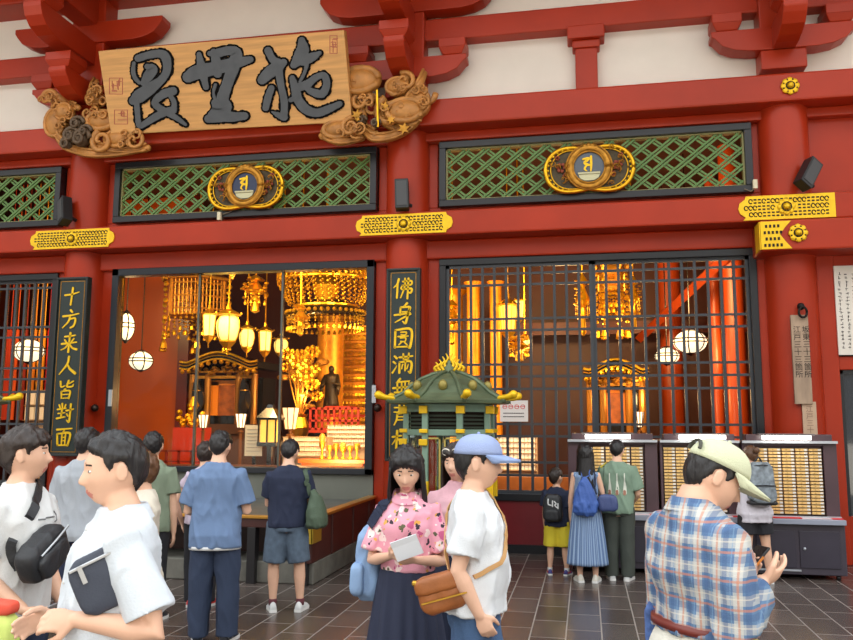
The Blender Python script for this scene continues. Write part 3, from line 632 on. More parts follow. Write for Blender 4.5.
def couplet(tl, tr, bl, br, names, lab, Y):
    z1 = at(*tl, Y).z; z0 = at(*bl, Y).z; x0 = (at(*tl, Y).x + at(*bl, Y).x) / 2; x1 = (at(*tr, Y).x + at(*br, Y).x) / 2
    t = thing('couplet_board', lab, 'sign board', ((x0 + x1) / 2, Y, z0))
    put(MB().box(x0, x1, Y, Y + .09, z0, z1).build('board', boardm, bev=.006), t)
    m = MB(); e = .035
    for a, b2, c, d in ((x0, x1, z0, z0 + e), (x0, x1, z1 - e, z1), (x0, x0 + e, z0 + e, z1 - e), (x1 - e, x1, z0 + e, z1 - e)): m.box(a, b2, Y - .03, Y, c, d)
    put(m.build('frame', M('board_frame', (30, 36, 36), .35), bev=.006), t)
    m = MB(); e = .06; g = .009
    for a, b2, c, d in ((x0 + e, x1 - e, z0 + e, z0 + e + g), (x0 + e, x1 - e, z1 - e - g, z1 - e), (x0 + e, x0 + e + g, z0 + e, z1 - e), (x1 - e - g, x1 - e, z0 + e, z1 - e)): m.box(a, b2, Y - .004, Y, c, d)
    put(m.build('gold_line', goldd), t)
    n = len(names); H = (z1 - z0 - .22); cell = H / n; xc = (x0 + x1) / 2
    for i, nm in enumerate(names):
        zc = z1 - .12 - cell * (i + .5); s = cell * .86; sx = min(s, (x1 - x0) * .68)
        f = fxz((xc, Y - .001, zc), (sx, 0, 0), (0, 0, s), (0, -1, 0)); m = MB()
        for st in CHARS[nm]: brush(m, [(x + .05 * z, z, w * 1.12) for x, z, w in st], f, .012, n=5)
        put(m.build('gold_character', goldb), t)
couplet((55, 278), (85, 277), (50, 456), (83, 454), ['ten', 'direction', 'come', 'person', 'all', 'facing', 'face'], 'tall dark sign board in gold script whose top character is a cross-shaped ten', D - .42)
couplet((386, 269), (420, 268), (386, 461), (420, 459), ['buddha', 'body', 'round', 'full', 'none', 'back', 'form'], 'tall dark sign board in gold script beside the pavilion-shaped lantern', D - .42)

# ---- column speakers
def speaker(px, py, rz, tilt, lab, L=.46):
    p = at(px, py, D - .48); t = thing('column_speaker', lab, 'loudspeaker', p, 0)
    R = Matrix.Translation(p) @ Matrix.Rotation(rz, 4, 'Z') @ Matrix.Rotation(tilt[1], 4, 'Y') @ Matrix.Rotation(tilt[0], 4, 'X')
    put(MB().box(-.10, .10, -.08, .08, -L / 2, L / 2, R).build('case', blk, bev=.012), t)
    m = MB().box(-.075, .075, -.088, -.08, -L / 2 + .04, L / 2 - .04, R); put(m.build('grille', M('speaker_grille', (70, 72, 74), .6)), t)
    m = MB(); q = R @ Vector((0, .06, -.1)); m.tube([q, (p.x + .1, D - .3, p.z - .12)], .03, 8); put(m.build('mount', blk), t)
speaker(65, 211, -.55, (-.1, -.42), 'black column speaker tilted by the lattice without emblem')
speaker(402, 195, 0.15, (-.12, -.04), 'black column speaker standing upright over the middle gilt plate')
speaker(808, 174, .5, (-.1, .62), 'black column speaker leaning beside the plate with one straight end', L=.45)
# little white sensor boxes
for px, py, l in ((755, 184, 'small cream sensor box at the corner of the lattice'), (219.5, 216, 'small white tag hanging under the emblem with the navy medallion')):
    p = at(px, py, D - .17); t = thing('sensor_box', l, 'sensor', p)
    put(MB().box(p.x - .03, p.x + .03, D - .2, D - .13, p.z - .07, p.z + .06).build('case', M('cream_plastic', (214, 206, 176), .5), bev=.006), t)
    put(MB().tube([(p.x, D - .16, p.z - .06), (p.x - .06, D - .16, p.z - .1), (p.x - .14, D - .16, p.z - .06)] if px > 700 else [(p.x + .02, D - .16, p.z + .02), (p.x + .2, D - .16, p.z + .07)], .008, 6).build('cable', M('grey_cable', (120, 110, 90), .5)), t)

# ---- hanging wooden tablet on the last column
def text_mesh(txt, size, mp, thick, mat, name, vertical=False, sp=1.05):
    m = MB()
    rows = list(txt) if vertical else [txt]
    for i, ch in enumerate(rows):
        cu = bpy.data.curves.new('tmp', 'FONT'); cu.body = ch; cu.size = size; cu.align_x = 'CENTER'; cu.align_y = 'CENTER'; cu.resolution_u = 2
        ob = bpy.data.objects.new('tmp', cu); col.objects.link(ob); dg = bpy.context.evaluated_depsgraph_get()
        me = ob.evaluated_get(dg).to_mesh(); m.add([mp(v.co.x, v.co.y - i * size * sp, thick) for v in me.vertices], [tuple(p.vertices) for p in me.polygons])
        ob.evaluated_get(dg).to_mesh_clear(); bpy.data.objects.remove(ob); bpy.data.curves.remove(cu)
    return m.build(name, mat)
oldw = M('weathered_wood', (164, 140, 118), .7, var=.22, vscale=6, stretch=(2, 1, .5))
Y = D - .40; a = at(790.5, 315, Y); b2 = at(813, 404, Y)
t = thing('wooden_tablet', 'weathered wooden tablet with two columns of writing hung from an iron ring', 'sign', ((a.x + b2.x) / 2, Y, b2.z))
put(MB().box(a.x, b2.x, Y, Y + .04, b2.z, a.z).build('board', oldw, bev=.004), t)
wr = M('black_ink', (46, 36, 32), .7)
for i, s in enumerate(('坂東三十三箇所', '江戸三十三箇所')):
    f = fxz((a.x + (.178 if i == 0 else .068), Y - .002, a.z - .2), (1, 0, 0), (0, 0, 1), (0, -1, 0)); put(text_mesh(s, .1, f, .002, wr, 'writing', True, .98), t)
c = at(802, 311, Y); put(MB().tube([(c.x + .05 * math.cos(i * .42), Y - .04, c.z - .02 + .07 * math.sin(i * .42)) for i in range(16)], .016, 7).build('iron_ring', M('black_iron', (26, 22, 20), .5, .6), smooth=True), t)
put(MB().ball((c.x - .01, Y + .0, c.z + .06), .05, 10, 7).build('iron_stud', MATS['black_iron'], smooth=True), t)
p = at(810, 425, D - .36); t = thing('small_plaque', 'small cream plaque on the red column below the hanging tablet', 'sign', p)
put(MB().box(p.x - .085, p.x + .085, D - .37, D - .345, p.z - .3, p.z + .3).build('board', M('cream_plaque', (190, 160, 134), .6, var=.1)), t)
f = fxz((p.x, D - .372, p.z + .2), (1, 0, 0), (0, 0, 1), (0, -1, 0)); put(text_mesh('江戸三十三', .09, f, .001, M('faded_ink', (140, 110, 90), .7), 'writing', True, 1.0), t)
# ---- paper notice at the end wall
p = at(833.5, 266, D - .15); q = at(833, 355, D - .15)
t = thing('paper_notice', 'large white paper notice in columns of small black script at the picture edge', 'notice', (p.x + .5, D - .15, q.z))
put(MB().box(p.x, p.x + 1.0, D - .15, D - .12, q.z, p.z).build('sheet', M('white_paper', (222, 216, 206), .8)), t)
m = MB(); rr = random.Random(5)
for i in range(11):
    x = p.x + .06 + i * .088; z = p.z - .08 - rr.uniform(0, .05)
    while z > q.z + .08 + (.3 if i % 3 == 2 else 0):
        h = rr.uniform(.03, .05)
        for k in range(3):
            dx = rr.uniform(-.012, .012); dz = rr.uniform(-.012, .012)
            if rr.random() < .5: m.box(x - .016 + dx, x + .016 + dx, D - .152, D - .15, z + dz - .003, z + dz + .003)
            else: m.box(x + dx - .003, x + dx + .003, D - .152, D - .15, z + dz - .016, z + dz + .016)
        z -= .052
put(m.build('writing', wr), t)

# ---- offertory box in front of the glass window
bx1, by0, by1, bx0 = -3.03, 8.81, 11.6, -7.1
t = thing('offertory_box', 'long dark wooden offertory box with brass edges below the glass window', 'offertory box', (-5.1, 10.2, 0))
put(MB().box(bx0, bx1, by0 + .1, by1, 0, .24).build('stone_plinth', greyst, bev=.015), t)
m = MB(); m.box(bx1 - .07, bx1, by0 + .02, by1, .24, .72); m.box(bx0, bx0 + .07, by0 + .02, by1, .24, .72); m.box(bx0, bx1, by0 + .02, by0 + .1, .62, .74)
for y in (9.6, 10.5, 11.3): m.box(bx1 - .02, bx1 + .012, y - .035, y + .035, .24, .7)
put(m.build('wooden_sides', darkw, bev=.008), t)
put(MB().box(bx0 + .07, bx1 - .07, by0 + .75, by0 + .82, .24, .62).build('front_panel', darkw), t)
for i in range(7):
    x = bx1 - .1 - i * .62; put(MB().box(x - .05, x + .05, by0 + .02, by0 + .14, 0, .62).build('post', M('black_post', (34, 32, 34), .4), bev=.006), t)
m = MB(); m.box(bx1 - .1, bx1 + .03, by0, by1, .72, .755); m.box(bx0, bx1 - .1, by0, by0 + .09, .72, .755); put(m.build('brass_edge', M('worn_brass', (196, 142, 60), .35, .6, var=.15), bev=.006), t)
m = MB(); m.box(bx1 - .36, bx1 + .02, by0 - .012, by0 + .02, .46, .63); m.box(bx1 - .002, bx1 + .022, by0 - .012, by0 + .3, .46, .63); put(m.build('brass_corner', M('bright_brass', (206, 176, 66), .3, .7), bev=.005), t)
put(MB().box(bx0 + .07, bx1 - .1, by0 + .09, by1, .66, .69).build('inner_tray', M('grey_mesh', (96, 98, 92), .6, var=.15)), t)

# ---- pavilion lanterns of green bronze and glass
cop = M('green_bronze', (98, 112, 86), .45, .35, var=.22, vscale=5); copl = M('pale_green_bronze', (124, 152, 134), .45, .2, var=.12)
def pavilion(cx, cy, lab):
    t = thing('pavilion_lantern', lab, 'lantern', (cx, cy, 0)); n = 8; ph = math.pi / 8
    def octo(r, z): return [(cx + r * math.cos(ph + 2 * math.pi * k / n), cy + r * math.sin(ph + 2 * math.pi * k / n), z) for k in range(n)]
    put(MB().rings([octo(.5, 0), octo(.5, .12), octo(.44, .16), octo(.44, .7), octo(.54, .8), octo(.54, .88)]).build('pedestal', cop, bev=.01), t)
    for k in range(n):
        p = octo(.52, 0)[k]; put(MB().box(p[0] - .035, p[0] + .035, p[1] - .035, p[1] + .035, .88, 2.0).build('post', copl, bev=.006), t)
    for z, h in ((.88, .06), (1.66, .07), (1.93, .09)):
        put(MB().rings([octo(.545, z), octo(.545, z + h)]).build('rail', copl, bev=.006), t)
    m = MB()
    for k in range(n):
        a, b2 = Vector(octo(.5, 0)[k]), Vector(octo(.5, 0)[(k + 1) % n])
        for j in range(4):
            z = 1.75 + j * .045; m.tube([a + Vector((0, 0, z)), b2 + Vector((0, 0, z))], .013, 5)
    put(m.build('louvres', M('dark_green_louvre', (56, 66, 54), .5)), t)
    m = MB(); m.rings([octo(.47, 1.7), octo(.47, 1.95)]); put(m.build('vent_core', hollow_shade), t)
    for k in range(n):
        a, b2 = octo(.49, 0)[k], octo(.49, 0)[(k + 1) % n]
        g = MB(); g.add([(a[0], a[1], .94), (b2[0], b2[1], .94), (b2[0], b2[1], 1.66), (a[0], a[1], 1.66)], [(0, 1, 2, 3)]); put(g.build('glass_pane', glass('lantern_glass', (.82, .92, .88))), t)
    for k in range(n):
        for r_, lo, hi in ((.555, 1.55, 1.62), (.55, 1.69, 1.735), (.555, 1.91, 2.0), (.54, .94, 1.15)):
            p = octo(r_, 0)[k]; put(MB().box(p[0] - .048, p[0] + .048, p[1] - .045, p[1] + .045, lo, hi).build('gilt_joint', goldb, bev=.006), t)
    prof = [(.74, 2.03), (.75, 2.06), (.66, 2.09), (.55, 2.15), (.46, 2.23), (.35, 2.31), (.21, 2.37), (.09, 2.40)]
    m = MB()
    for k in range(n): pass
    m.rings([octo(.5, 2.02)] + [octo(r, z) for r, z in prof]); put(m.build('roof', cop), t)
    m = MB()
    for k in range(n): m.tube([Vector(octo(r, z)[k]) + Vector((0, 0, .012)) for r, z in prof], .026, 7)
    put(m.build('roof_ribs', cop, smooth=True), t)
    for k in range(n):
        a = Vector(octo(.76, 2.10)[k]); w = Vector((math.cos(ph + 2 * math.pi * k / n), math.sin(ph + 2 * math.pi * k / n), .1))
        m = MB(); m.tube([a - w * .08, a + w * .03, a + w * .10 + Vector((0, 0, .02))], [.03, .035, .05], 9, round_ends=True); put(m.build('gilt_hook', goldb, smooth=True), t)
        mid = (Vector(octo(.50, 2.235)[k]) + Vector(octo(.50, 2.235)[(k + 1) % n])) / 2; put(MB().ball(mid, .055, 10, 7, ry=.045, rz=.065).build('crest', M('worn_crest', (150, 136, 70), .45, .4), smooth=True), t)
    m = MB(); m.lathe([(.1, 2.38), (.06, 2.43), (.07, 2.47), (.03, 2.51), (.035, 2.54), (.005, 2.57)], (cx, cy, 0), 14); put(m.build('finial', cop, smooth=True), t)
    m = MB()
    for s in (-1, 1):
        for k in range(4):
            h = .10 + .035 * k; x0 = .17 - .042 * k
            m.tube(catmull([(cx + s * (x0 - .03), cy - .01 * k, 2.40 + .012 * k), (cx + s * (x0 + .01), cy - .02, 2.42 + h * .4), (cx + s * (x0 - .03), cy - .02, 2.42 + h * .75), (cx + s * (x0 - .005), cy - .015, 2.43 + h)], 4), [.024 - .0014 * i for i in range(13)], 6)
    put(m.build('gilt_flames', goldb, smooth=True), t)
    m = MB()
    for s in (-1, 1): m.box(cx + s * .12 - .1, cx + s * .12 + .1, cy - .5, cy - .49, 1.62, 1.64); m.box(cx + s * .12 - .1, cx + s * .12 - .08, cy - .5, cy - .49, .96, 1.64); m.box(cx + s * .12 + .08, cx + s * .12 + .1, cy - .5, cy - .49, .96, 1.64)
    put(m.build('door_frames', M('gilt_door', (190, 170, 90), .4, .5)), t)
    put(MB().box(cx - .12, cx + .12, cy - .12, cy + .12, .9, 1.5).build('inner_stand', M('inner_stand', (70, 66, 60), .4, .2)), t)
pavilion(-1.60, 9.6, 'green bronze pavilion lantern with gilt flame tip behind the pale blue cap')
pavilion(-8.02, 9.0, 'green bronze pavilion lantern cut off at the picture edge')

# ---- fortune drawer cases with tube lights
kw = M('plum_brown_cabinet', (78, 58, 64), .38, var=.12, vscale=3); kw2 = M('slate_plum_cabinet', (60, 54, 64), .4, var=.15, vscale=3)
slipm = M('cream_drawer_front', (232, 190, 120), .55); whit = M('white_label', (224, 222, 216), .6); steel = M('steel_strip', (190, 196, 204), .3, .6); redc = M('red_card', (214, 40, 46), .5); greyt = M('grey_counter_top', (150, 156, 172), .4)
drawer0 = None
def drawer_case(x0, x1, lab, cols, rows, dx0, dx1):
    global drawer0
    t = thing('fortune_drawer_case', lab, 'drawer case', ((x0 + x1) / 2, 10.6, 0)); yf = 10.36
    lx0, lx1 = x0 + .03, x1 + .015
    put(MB().box(lx0, lx1, yf + .02, 11.2, .06, .68).build('lower_cabinet', kw2, bev=.008), t)
    put(MB().box(lx0 - .015, lx1 - .0, yf - .05, 11.2, .64, .70).build('counter_top', greyt, bev=.006), t)
    for s in (0, 1):
        a = lx0 + .07 + s * (lx1 - lx0 - .1) / 2; b2 = a + (lx1 - lx0 - .18) / 2
        o = MB().box(a, b2, yf + .005, yf + .03, .14, .56).build('door', M('slate_door', (54, 50, 62), .4, var=.12), bev=.004); put(o, t)
        put(MB().ball((a + .05, yf, .36), .018, 8, 6).build('knob', steel), t)
    put(MB().box(lx0 + .08, lx0 + .55, yf, yf + .012, .10, .12).build('steel_strip', steel), t)
    for xx in (lx0 + .08, lx1 - .08):
        for yy in (yf + .1, 11.1):
            w = MB().tube([(xx - .02, yy, .03), (xx + .02, yy, .03)], .03, 12).build('caster', blk); put(w, t)
    m = MB(); yb = 10.47
    m.box(x0, dx0 - .01, yb, yb + .4, .7, 1.6); m.box(dx1 + .01, x1, yb, yb + .4, .7, 1.6); m.box(dx0 - .01, dx1 + .01, yb, yb + .4, 1.54, 1.6); m.box(dx0 - .01, dx1 + .01, yb + .06, yb + .4, .7, 1.54); m.box(x0 + .05, x1 - .05, yb - .02, yb + .2, 1.6, 1.68)
    put(m.build('upper_case', kw, bev=.006), t)
    put(MB().box(x0 + .0, x1 - .0, yb - .06, yb + .0, 1.575, 1.605).build('top_strip', steel), t)
    put(MB().box(x0 + .0, x1 - .0, yb - .04, yb + .0, .70, .725).build('bottom_strip', steel), t)
    m = MB(); m.box(x0 + .3, x0 + .62, yf + .0, yf + .08, .702, .712); m.box(x1 - .12, x1 - .0, yf, yf + .08, .702, .712); put(m.build('red_card', redc), t)
    put(MB().box(x0 + .62, x1 - .12, yf + .0, yf + .08, .702, .708).build('paper_strip', M('pale_paper_strip', (226, 206, 210), .6)), t)
    xl0, xl1 = x0 + .22, x0 + .76
    put(MB().tube([(xl0, yb - .12, 1.645), (xl1, yb - .12, 1.645)], .025, 12).build('tube_light', M('tube_light_glow', (255, 255, 255), .5, emit=(255, 250, 240), es=9)), t)
    put(MB().box(xl0 - .04, xl1 + .04, yb - .14, yb - .02, 1.668, 1.69).build('light_fitting', M('light_fitting', (120, 112, 112), .4)), t)
    pw = (dx1 - dx0) / cols; phh = (1.52 - .74) / rows
    for i in range(cols):
        for j in range(rows):
            a = dx0 + i * pw; z = .74 + j * phh
            if drawer0 is None:
                d = MB().box(.006, pw - .016, -.012, .05, .004, phh - .008).build('drawer', slipm)
                l = MB().box(pw * .66, pw - .018, -.016, -.011, .008, phh - .012).build('label_card', whit); l.parent = d
                k = MB().ball((pw * .34, -.018, phh * .45), .006, 6, 5).build('knob', brass); k.parent = d
                drawer0 = d
            else:
                d = drawer0.copy(); col.objects.link(d)
                for ch in drawer0.children: c = ch.copy(); col.objects.link(c); c.parent = d
            d.parent = t; d.location = Vector((a, yb + .02, z)) - t.location
    return t
drawer_case(-.23, .86, 'plum drawer case with tube light, faced by the man in sage green', 5, 20, -.08, .70)
drawer_case(.89, 1.82, 'plum drawer case with tube light, middle one behind the plaid shirt', 5, 20, .93, 1.66)
drawer_case(1.85, 2.92, 'plum drawer case with tube light, faced by the person with grey backpack', 5, 20, 2.0, 2.76)

# ---- white notice tied to the bars
p = at(514, 411, D - .03); t = thing('notice_card', 'white notice card with red and black writing tied to the window bars', 'notice', p)
put(MB().box(p.x - .2, p.x + .2, D - .034, D - .021, p.z - .15, p.z + .15).build('card', M('white_paper2', (218, 210, 204), .7)), t)
f = fxz((p.x, D - .035, p.z), (1, 0, 0), (0, 0, 1), (0, -1, 0)); m = MB(); rr = random.Random(2)
for k in range(4):
    x = -.13 + k * .085
    m.tube([f(x + .03 * math.cos(a * .7), .06 + .03 * math.sin(a * .7), .001) for a in range(10)], .004, 4)
    brush(m, [(x - .03, .06, .008), (x + .03, .065, .008)], f, .002, n=2)
put(m.build('red_writing', redc), t)
m = MB()
for r in range(2):
    for k in range(12): brush(m, [(-.15 + k * .025, -.03 - r * .05, .012), (-.135 + k * .025, -.032 - r * .05, .01)], f, .002, n=2)
put(m.build('black_writing', wr), t)
# ================================================================== inside the hall
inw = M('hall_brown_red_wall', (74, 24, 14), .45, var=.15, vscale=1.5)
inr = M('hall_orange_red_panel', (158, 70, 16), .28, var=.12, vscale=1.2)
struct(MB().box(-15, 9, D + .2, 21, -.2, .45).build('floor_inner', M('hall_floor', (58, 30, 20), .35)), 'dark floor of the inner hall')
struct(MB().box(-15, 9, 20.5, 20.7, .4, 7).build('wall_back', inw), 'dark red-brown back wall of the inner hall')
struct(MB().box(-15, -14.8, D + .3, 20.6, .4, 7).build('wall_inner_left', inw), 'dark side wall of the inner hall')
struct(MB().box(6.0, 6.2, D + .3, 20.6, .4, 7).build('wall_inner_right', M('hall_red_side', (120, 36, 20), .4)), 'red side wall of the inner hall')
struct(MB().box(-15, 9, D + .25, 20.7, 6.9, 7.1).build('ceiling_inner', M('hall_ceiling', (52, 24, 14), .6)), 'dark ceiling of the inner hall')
a, c = at(128, 330, 16.5).x, at(182, 330, 16.5).x
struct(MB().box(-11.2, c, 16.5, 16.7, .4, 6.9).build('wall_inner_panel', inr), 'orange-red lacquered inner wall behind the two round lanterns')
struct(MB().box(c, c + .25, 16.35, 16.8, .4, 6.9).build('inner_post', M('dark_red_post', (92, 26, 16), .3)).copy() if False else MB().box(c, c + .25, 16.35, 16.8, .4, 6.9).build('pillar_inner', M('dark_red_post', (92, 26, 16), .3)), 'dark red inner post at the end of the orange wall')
def zof(px, py, Y): return at(px, py, Y).z
# red inner columns on the right
ir = M('hall_red_column', (170, 66, 24), .35)
for x0, x1, Y, l in ((713, 724, 17.0, 'bright red inner column behind the right bars'), (728, 748, 15.2, 'thick red inner column near the end of the right bars'), (662, 684, 18.8, 'far red inner column behind the round lanterns')):
    p, q = at(x0, 400, Y), at(x1, 400, Y); struct(MB().lathe([((q.x - p.x) / 2, .4), ((q.x - p.x) / 2, 6.9)], ((p.x + q.x) / 2, Y, 0), 20).build('pillar_inner', ir, auto=True), l)
p, q = at(640, 338, 18.5), at(752, 232, 14.2)
struct(MB().tube([p, q], .12, 4).build('beam_inner', ir), 'slanting red beam seen through the right bars')
struct(MB().box(-1.6, 5, 19.4, 19.6, 3.9, 4.2).build('beam_inner', M('dark_red_beam', (100, 30, 18), .4)), 'dark red beam across the back of the hall')
# gilt columns behind the left half of the bars
gilt_lit = M('gilt_brocade', (232, 150, 30), .4, .45, var=.18, vscale=8)
for x0, x1, Y, l in ((467, 480, 16.5, 'gilt inner column behind the bars over the lantern roof'), (490, 502, 16.5, 'second gilt inner column behind the bars beside the lamp cluster'), (443, 463, 17.5, 'gilt panel column behind the bars next to the frame'), (318, 343, 17.0, 'round gilt column behind the bronze statue')):
    p, q = at(x0, 350, Y), at(x1, 350, Y); r = (q.x - p.x) / 2
    struct(MB().lathe([(r * 1.1, .4), (r * 1.1, .7), (r, .75), (r, 4.6 if x0 != 318 else zof(330, 322, 17)), (r * 1.5, (4.6 if x0 != 318 else zof(330, 322, 17)) + .12)], ((p.x + q.x) / 2, Y, 0), 24).build('pillar_gilt', gilt_lit, auto=True), l)

# ---------------- lanterns
paper = M('lit_paper', (255, 226, 150), .6, emit=(255, 214, 110), es=.85, var=.2, vscale=9)
paperw = M('lit_white_paper', (255, 244, 220), .6, emit=(255, 240, 205), es=.8)
paper_o = M('lit_amber_paper', (255, 190, 90), .6, emit=(255, 180, 70), es=.9)
def round_lantern(px, py, w, h, Y, lab, hang=.6, grp=None):
    p = at(px, py, Y); s = (at(px + 1, py, Y) - p).length; rx, rz = w * s / 2, h * s / 2
    t = thing('round_lantern', lab, 'lantern', p, 0, grp)
    put(MB().ball(p, rx, 20, 12, rz=rz).build('paper_globe', paperw, smooth=True), t)
    m = MB()
    for k in range(6):
        a = k * math.pi / 3 + .3; m.tube([(p.x + rx * 1.01 * math.sin(b) * math.cos(a), p.y + rx * 1.01 * math.sin(b) * math.sin(a), p.z + rz * 1.01 * math.cos(b)) for b in [i * math.pi / 12 for i in range(1, 12)]], .012, 5)
    for z in (-.05, .25): m.tube([(p.x + rx * 1.0 * math.cos(i * .3142), p.y + rx * 1.0 * math.sin(i * .3142), p.z + z * rz) for i in range(21)], .012, 5)
    put(m.build('ribs', lacq), t)
    m = MB(); m.lathe([(rx * .35, rz * .95), (rx * .45, rz * 1.05), (rx * .2, rz * 1.2), (.02, rz * 1.25)], p, 12); m.lathe([(rx * .1, -rz * 1.2), (rx * .35, -rz * 1.0), (rx * .3, -rz * .93)], p, 12); m.tube([(p.x, p.y, p.z + rz * 1.2), (p.x, p.y, 6.9)], .012, 6)
    put(m.build('cap_and_chain', lacq, auto=True), t)
round_lantern(126, 327, 15, 25, 13.4, 'round white lantern half hidden by the glass window frame')
round_lantern(141, 361, 21, 17, 14.2, 'round white lantern before the orange-red inner wall')
round_lantern(690, 342, 34, 24, 15.5, 'bigger round white lantern behind the right bars')
round_lantern(667, 356, 25, 17, 17.2, 'smaller round white lantern behind the right bars')
round_lantern(29, 351, 26, 20, 14.2, 'round white lantern behind the bars at the picture edge')
def hang_lantern(px, py, w, h, Y, lab, kind=0, pm=paper):
    p = at(px, py, Y); s = (at(px + 1, py, Y) - p).length; r, hh = w * s / 2, h * s / 2
    t = thing('hanging_lantern', lab, 'lantern', p)
    if kind == 0: put(MB().lathe([(r * .55, -hh * .8), (r * .8, -hh * .5), (r * .95, 0), (r * .9, hh * .4), (r * .6, hh * .75)], p, 16).build('glowing_shade', pm, smooth=True), t)
    else: put(MB().lathe([(r * .62, -hh * .75), (r * .8, hh * .7)], p, 6).build('glowing_shade', pm), t)
    m = MB(); n = 6
    m.lathe([(r * .7, hh * .7), (r * 1.15, hh * .78), (r * .7, hh * .98), (r * .25, hh * 1.15), (.03, hh * 1.45)], p, n); m.lathe([(r * .2, -hh * 1.25), (r * .55, -hh * 1.0), (r * .75, -hh * .85), (r * .65, -hh * .76)], p, n)
    for k in range(n):
        a = 2 * math.pi * k / n
        pr = [(.66, -.8), (.86, -.5), (1.0, 0), (.95, .4), (.7, .75)] if kind == 0 else [(.7, -.8), (.88, .75)]
        m.tube([(p.x + r * q * math.cos(a), p.y + r * q * math.sin(a), p.z + hh * z) for q, z in pr], r * .045, 5); m.ball((p.x + 1.15 * r * math.cos(a), p.y + 1.15 * r * math.sin(a), p.z + hh * .84), r * .1, 6, 5)
    m.tube([(p.x, p.y, p.z + hh * 1.4), (p.x, p.y, 6.9)], .014, 5)
    for k in range(3): m.ball((p.x, p.y, p.z - hh * (1.3 + .14 * k)), r * .1, 6, 5)
    put(m.build('gilt_cage', gold, auto=True), t)
for a in ((209, 325, 15, 26, 14.6, 'small hanging lantern next to the gilt canopy with tassels, first of its row', 1), (228, 328, 23, 31, 14.0, 'largest rounded glowing lantern of the hanging row', 0), (247, 338, 15, 22, 15.0, 'rounded hanging lantern just past the largest one', 0), (265, 341, 15, 24, 15.4, 'six-sided hanging lantern, fourth of the row', 1), (281, 346, 14, 17, 16.0, 'smallest hanging lantern beside the window mullion', 0)): hang_lantern(*a)
hang_lantern(508, 318, 20, 34, 15.6, 'tall glowing hanging lantern in the cluster behind the bars', 1, paper_o); hang_lantern(519, 309, 12, 22, 16.2, 'narrow glowing hanging lantern behind the tall one at the bars', 1, paper); hang_lantern(525, 344, 10, 18, 15.2, 'small low lamp of the cluster behind the bars', 0, paper)
# ---------------- hanging gilt ornaments
def bead_string(m, p, L, r=.03, n=None, tass=True):
    n = n or max(3, int(L / (r * 2.4)))
    for k in range(n): m.ball((p[0], p[1], p[2] - L * k / n), r * (1.25 if k % 3 == 1 else .75), 6, 5)
    if tass: m.lathe([(r * .4, 0), (r * 1.3, -r * 1.6), (r * 1.7, -r * 4), (r * .4, -r * 4.4)], (p[0], p[1], p[2] - L), 7)
def keman(px, y0, y1, w, Y, lab):
    p, q = at(px, y0, Y), at(px, y1, Y); s = (at(px + 1, y0, Y) - p).length; r = w * s / 2; H = p.z - q.z
    t = thing('hanging_ornament', lab, 'ornament', p); m = MB(); rr = random.Random(px)
    m.lathe([(r * .1, 0), (r * .5, -H * .08), (r * .75, -H * .14), (r * .2, -H * .18), (r * .5, -H * .3), (r * .9, -H * .42), (r * .55, -H * .5), (r * .25, -H * .55)], p, 10)
    for k in range(26):
        a = rr.uniform(0, 6.28); z = rr.uniform(.08, .6); R = r * (1.05 - abs(z - .4)); m.ball((p.x + R * math.cos(a), p.y + R * math.sin(a), p.z - H * z), r * .2, 6, 5, rz=r * .12)
    for k in range(8): a = k * math.pi / 4; bead_string(m, (p.x + r * .8 * math.cos(a), p.y + r * .8 * math.sin(a), p.z - H * .45), H * .22, r * .08)
    put(m.build('gilt_body', gold, auto=True), t)
    m = MB(); m.lathe([(r * .32, -H * .55), (r * .4, -H * .68), (r * .3, -H * .72), (r * .36, -H * .95), (r * .1, -H)], p, 10); m.tube([p, (p.x, p.y, 6.9)], .015, 5); put(m.build('bell', gold, auto=True), t)
keman(256, 275, 313, 24, 14.6, 'gilt hanging ornament with a bell between the canopy and the netted one')
keman(301, 304, 336, 16, 13.5, 'small gilt hanging ornament under the edge of the netted canopy'); keman(582, 274, 336, 17, 15, 'long gilt hanging ornament behind the bars beside the middle frame'); keman(633, 276, 330, 14, 15.4, 'gilt hanging ornament behind the bars past the middle frame'); keman(452, 300, 345, 18, 15, 'gilt hanging ornament behind the bars next to the column'); keman(519, 335, 362, 22, 14.6, 'gilt cluster hanging below the lamps behind the bars')
